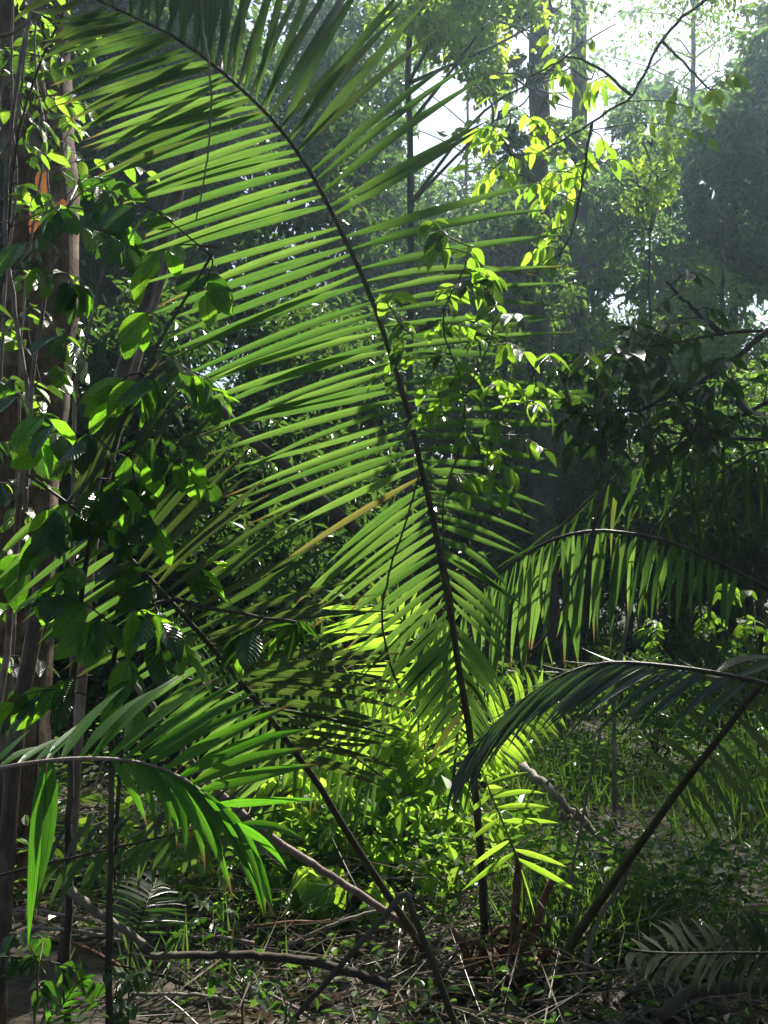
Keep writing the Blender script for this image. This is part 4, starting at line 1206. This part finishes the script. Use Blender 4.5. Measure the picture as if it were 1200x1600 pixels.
# more low plants farther back so the floor never shows bare
random.seed(77)
far_words = ['first', 'second', 'third', 'fourth', 'fifth', 'sixth', 'seventh', 'eighth', 'ninth', 'tenth', 'eleventh', 'twelfth', 'thirteenth', 'fourteenth']
for i in range(14):
    x = 770 + i * 36
    d = 8.0 + (i * 5 % 7) * .9
    b = G(x, d)
    t = thing('low_shrub', f'low leafy shrub, {far_words[i]} from the left along the shaded clearing\'s far side', 'shrub', b, 'low shrubs behind the hanging fronds')
    cs = []
    for k in range(7):
        a = R(0, 6.28)
        c = b + Vector((math.cos(a) * R(.05, .4), math.sin(a) * R(.05, .4), R(.2, .75)))
        tb = Tubes()
        tb.add([b, b.lerp(c, .5) + Vector((0, 0, .1)), c], .008, .003, 8, 5)
        part('stem', tb.mesh('stem', M['stemgreen'], b), t)
        cs.append((c, (.22, .22, .16), 70))
    part('foliage', crown_mesh('foliage', cs, .075, M['crown_shaded' if i % 3 else 'crown'], b, True, spray=10, tight=.3), t)


# ---------------------------------------------------------------- slender stems, lianas, sticks and logs
def stick(name, label, cat, pts, r0, r1, mat, n=26, sides=8, rough=.1, group=None, foot=None, wob=.0016, knots=0):
    p3 = [P(*p) for p in pts]
    if foot is not None:
        p3 = p3 + [foot]
    o = p3[-1].copy()
    tb = Tubes()
    path = tb.add(p3, r0, r1, n, sides, rough, wob)
    for _ in range(knots):
        q = path[random.randrange(3, n - 3)]
        e = q + rvec(.05)
        tb.add([q, q.lerp(e, .5), e], r0 * .45, r0 * .2, 4, 5)
    ob = part(name, tb.mesh(name, M[mat], o))
    ob.location = o
    return tag(ob, label, cat, group)


stick('slender_tree', 'dark slanting stem, thicker of the two behind the ribbed leaves', 'stem',
      [(345, 90, 3.7), (305, 220, 3.65), (265, 330, 3.6), (240, 430, 3.6), (195, 570, 3.55), (150, 735, 3.5), (80, 845, 3.4), (52, 1000, 3.4), (25, 1150, 3.4)], .019, .032, 'bark_mauve', 40, 9, foot=G(10, 3.4))
stick('slender_tree', 'pale slanting stem, thinner of the two behind the ribbed leaves', 'stem',
      [(370, -40, 4.3), (330, 130, 4.2), (290, 260, 4.1), (262, 400, 4.0), (215, 560, 4.0), (172, 720, 4.0), (140, 900, 4.0)], .010, .024, 'bark_pink', 36, 8, foot=G(110, 4.0))
stick('slender_tree', 'upright purple stem between the tan trunk and the slanting pair', 'stem', [(200, 300, 3.4), (160, 430, 3.4), (130, 560, 3.4), (115, 700, 3.4)], .005, .010, 'bark_pink', 26, 6, foot=G(120, 3.4))
for i, (pts, r, lb) in enumerate((
        ([(60, -20, 3.6), (28, 120, 3.6), (8, 330, 3.6), (20, 470, 3.6), (45, 640, 3.6), (40, 800, 3.6)], .009, 'thickest pinkish liana looping along the left edge'),
        ([(20, -30, 3.8), (18, 150, 3.8), (25, 300, 3.8), (10, 420, 3.8), (0, 620, 3.8)], .006, 'straight thin pinkish liana nearest the left edge'),
        ([(58, -20, 4.2), (55, 110, 4.2), (70, 200, 4.2), (75, 300, 4.2), (80, 420, 4.2)], .005, 'thin liana hanging in front of the tan trunk'),
        ([(90, -20, 3.4), (30, 45, 3.4), (-20, 60, 3.4)], .007, 'short liana crossing the top left corner'),
        ([(0, 250, 3.3), (25, 190, 3.3), (45, 30, 3.3), (50, -30, 3.3)], .005, 'curved thin liana by the small leafed vine'),
        ([(105, 220, 4.3), (95, 265, 4.3), (118, 290, 4.3), (60, 330, 4.3), (25, 320, 4.3)], .003, 'wiry twig knotted over the orange dead leaves'))):
    p3 = [P(*p) for p in pts]
    stick('liana', lb, 'liana', pts, r * .8, r, 'bark_pink', 30, 6, .08, 'lianas on the left', wob=.0015)
stick('liana', 'pale cord like liana hanging in front of the long frond', 'liana', [(310, -60, 2.75), (318, 40, 2.75), (327, 110, 2.75), (330, 170, 2.75), (322, 260, 2.75), (306, 345, 2.75)], .0035, .002, 'dead', 30, 6, wob=.0008)
stick('liana', 'thin dark liana dangling along the lower long frond', 'liana', [(655, 740, 3.2), (630, 830, 3.2), (612, 880, 3.2), (597, 960, 3.2), (610, 1040, 3.2), (625, 1075, 3.2)], .003, .004, 'bark_dark', 26, 6, wob=.001)
stick('liana', 'dark looping twig crossing the hanging leaflets', 'liana', [(960, 720, 3.8), (930, 820, 3.8), (900, 900, 3.8), (868, 970, 3.8), (840, 1010, 3.8), (825, 1022, 3.8)], .004, .006, 'bark_dark', 26, 6)
stick('fallen_log', 'dark leaning log behind the long frond\'s left leaflets', 'log', [(270, 565, 7.0), (390, 682, 7.0), (480, 760, 7.0), (560, 832, 7.0), (640, 905, 7.0)], .036, .045, 'bark_dark', 26, 10, .12, foot=G(760, 7.0), wob=.01)
stick('fallen_log', 'dead bleached branch with shredded fibres on the shaded slope', 'log', [(815, 1195, 5.0), (850, 1225, 4.9), (885, 1260, 4.8), (940, 1310, 4.7), (1020, 1372, 4.5)], .026, .010, 'dead', 26, 9, .12, knots=16, wob=.006)
for i in range(9):
    x, y = R(870, 950), R(1240, 1310)
    stick('dead_twig', ['thin dead twig, topmost', 'dead twig, second from top', 'dead twig, third', 'dead twig, fourth', 'dead twig, fifth', 'dead twig, sixth', 'dead twig, seventh', 'dead twig, eighth', 'dead twig, lowest'][i] + ' of those fraying from the bleached branch',
          'twig', [(x, y, 4.75), (x + R(-10, 40), y + R(20, 60), 4.7), (x + R(0, 90), y + R(60, 130), 4.65)], .006, .002, 'dead', 12, 5, .1, 'twigs fraying from the dead branch')
stick('stick', 'long purplish stick running down across the leaning frond', 'stick', [(165, 1015, 2.95), (235, 1100, 3.0), (300, 1190, 3.05), (355, 1250, 3.1), (430, 1312, 3.15), (520, 1370, 3.2), (600, 1422, 3.25), (660, 1470, 3.3)], .009, .013, 'bark_pink', 40, 8, .12)
stick('stick', 'dark bent stick making a peak beside the palm foot', 'stick', [(430, 1625, 2.7), (500, 1545, 2.75), (580, 1455, 2.8), (625, 1402, 2.8), (634, 1396, 2.8), (645, 1425, 2.8), (680, 1515, 2.8), (720, 1625, 2.8)], .008, .010, 'bark_dark', 60, 8, .08, wob=.001)
stick('stick', 'long dark fallen stick lying level near the bottom', 'stick', [(235, 1494, 2.9), (330, 1492, 2.9), (450, 1497, 2.9), (540, 1516, 2.9), (610, 1540, 2.9)], .010, .014, 'bark_dark', 30, 8, .1)
stick('stick', 'grey dead petiole leaning over the small pale frond', 'stick', [(108, 1390, 2.5), (150, 1425, 2.5), (225, 1475, 2.5)], .012, .009, 'dead', 14, 7, .12)
stick('stick', 'dark root like branch in the bottom right corner', 'stick', [(1030, 1590, 2.0), (1060, 1562, 2.0), (1105, 1545, 2.0), (1200, 1540, 2.0), (1290, 1548, 2.0)], .012, .016, 'bark_dark', 24, 8, .15)
stick('stick', 'thin upright dry cane in the shade right of the palm foot', 'stick', [(940, 1130, 3.6), (920, 1230, 3.6), (900, 1330, 3.6), (880, 1440, 3.6)], .004, .007, 'dead', 22, 6, .06, foot=G(872, 3.6))
stick('stick', 'pale stick standing behind the dark arching frond', 'stick', [(985, 950, 6.0), (975, 1000, 6.0), (965, 1050, 6.0), (960, 1100, 6.0)], .010, .014, 'dead', 14, 6, .1, foot=G(955, 6.0))
random.seed(33)
names = ['grey', 'pale', 'dark', 'brown', 'bleached', 'reddish']
spots = [(300, 1560), (450, 1575), (560, 1560), (640, 1570), (520, 1450), (590, 1500), (120, 1460), (60, 1430), (820, 1540), (870, 1565), (930, 1580), (700, 1500), (780, 1590), (340, 1470), (250, 1530), (420, 1450), (960, 1560), (160, 1500)]
where = ['below the long level stick', 'in the bottom litter left of the bent stick', 'inside the bent stick\'s peak', 'beside the bent stick\'s right leg', 'above the long level stick\'s end', 'left of the palm foot in the sun',
         'by the grey dead petiole', 'in the dim left undergrowth', 'on the palm\'s brown dead sheaths', 'right of the palm\'s dead sheaths', 'in the dark right of the palm foot', 'between the bent stick and palm foot',
         'at the bottom edge under the palm', 'right of the small pale frond', 'under the small pale frond', 'in the middle undergrowth', 'at the shaded bottom edge', 'left of the small pale frond']
for i, (x, y) in enumerate(spots):
    a = R(-.5, .5)
    ln = R(50, 120)
    d = 1.5 / ((y - 900) / F_PX)
    d = min(d, 3.9) * .96
    mt = ('dead', 'bark_pink', 'bark_dark', 'fibre', 'dead', 'fibre')[i % 6]
    stick('fallen_twig', f'short {names[i % 6]} twig lying {where[i]}', 'twig',
          [(x - ln * math.cos(a), y - ln * math.sin(a), d), (x, y - 6, d - .05), (x + ln * math.cos(a), y + ln * math.sin(a), d - .1)], R(.004, .008), R(.005, .010), mt, 14, 6, .15, 'twigs in the litter')


# ---------------------------------------------------------------- ground cover
def ground_cover(name, label, cat, n, xr, yr, L, mat, upright, wl, dens=None, six=False, lift=0.0):
    x = rng.uniform(xr[0], xr[1], n)
    y = yr[0] + (yr[1] - yr[0]) * rng.random(n) ** 1.6
    x = x * (0.35 + 0.65 * y / yr[1]) if yr[1] > 8 else x
    keep = np.sin(x * 2.1 + 1) + np.sin(y * 1.7 + x) + rng.normal(0, .8, n) > -0.4 if dens is None else dens(x, y)
    x, y = x[keep], y[keep]
    n = len(x)
    z = gz_np(x, y) + rng.random(n) * lift
    p = np.stack([x, y, z], 1)
    if upright:
        d = rng.normal(0, .45 if wl < .1 else 1.0, (n, 3)) + np.array([0, 0, 1.0 if wl < .1 else -.1])
        nr = rng.normal(0, 1, (n, 3))
        nr[:, 2] *= .3
    else:
        d = rng.normal(0, 1, (n, 3))
        d[:, 2] *= .25
        nr = rng.normal(0, .45, (n, 3)) + np.array([0, 0, 1.0])
        p[:, 2] += .012
    l = L * rng.uniform(.5, 1.5, n)
    o = part(name, leaf_cloud(name, p, d, nr, l, l * wl * rng.uniform(.7, 1.3, n), mat, six=six))
    return tag(o, label, cat, kind='stuff')


def patch(x, y):
    f = np.sin(x * 1.3 + 2) + np.sin(y * .9 + x * .7) + .6 * np.sin(x * 4.1 - y * 2.2) + rng.normal(0, .7, len(x))
    return f > np.where((x > .5) & (x > .12 * y), -.1, np.where(y < 8, 2.7, 1.2))


def left_of_shade(x, y):
    k = np.sin(x * 2.1 + 1) + np.sin(y * 1.7 + x) + rng.normal(0, .8, len(x)) > -0.4
    return k & ((x < .3 + .04 * y) | (y > 8.5) | (rng.random(len(x)) < .12))


ground_cover('grass', 'thin green grass on the shaded forest floor', 'grass', 120000, (-9, 9), (3.6, 22), .28, M['grass'], True, .034, dens=patch)
ground_cover('dry_stems', 'dry thin stems and stalks strewn through the undergrowth', 'dry stems', 5000, (-3.5, 3.5), (2.8, 7.5), .36, M['litter'], False, .016, lift=.28)
ground_cover('seedlings', 'small upright seedlings glowing around the palm foot', 'seedlings', 1900, (-1.5, .75), (4.3, 6.6), .075, M['seedling'], True, .5, lift=.5, six=True)
ground_cover('leaf_litter', 'dead brown leaves scattered over the forest floor', 'leaf litter', 22000, (-6, 6), (1.8, 12), .07, M['litter'], False, .5, six=True)
ground_cover('undergrowth', 'low green ground cover leaves across the forest floor', 'ground cover', 60000, (-12, 12), (4.4, 24), .06, M['crown'], False, .5, lift=.4, six=True, dens=left_of_shade)
ground_cover('dead_leaflets', 'dry fallen palm leaflets tangled over the litter', 'dry leaflets', 9000, (-3, 3), (2.5, 6.5), .18, M['litter'], False, .055, lift=.10)
ground_cover('brambles', 'dark tangle of small leaves on the shaded right floor', 'brambles', 14000, (.55, 3.8), (3.7, 8), .05, M['crown_shaded'], False, .45, lift=.42, six=True)
ground_cover('weeds', 'small weeds sprouting through the litter near the palms', 'weeds', 11000, (-2.8, 2.8), (2.3, 6), .042, M['crown_shaded'], False, .5, lift=.2, six=True)

# ---------------------------------------------------------------- haze
hx, hy0, hy1, hz0, hz1 = 160, -70, 250, -2.0, 24.0
v = np.array([(x, y, z) for z in (hz0, hz1) for y in (hy0, hy1) for x in (-hx, hx)])
f = np.array([(0, 2, 3, 1), (4, 5, 7, 6), (0, 1, 5, 4), (2, 6, 7, 3), (0, 4, 6, 2), (1, 3, 7, 5)])
m, nt, N, L = nodes('haze')
out = N.new('ShaderNodeOutputMaterial')
pv = N.new('ShaderNodeVolumePrincipled')
pv.inputs['Color'].default_value = (0.62, 0.82, 1.0, 1)
pv.inputs['Density'].default_value = 0.0022
pv.inputs['Anisotropy'].default_value = 0.74
L.new(pv.outputs[0], out.inputs['Volume'])
hz = part('haze', mesh_np('haze', v, f, m, smooth=False))
tag(hz, 'thin bluish sunlit haze hanging between the trees', 'haze', kind='stuff')
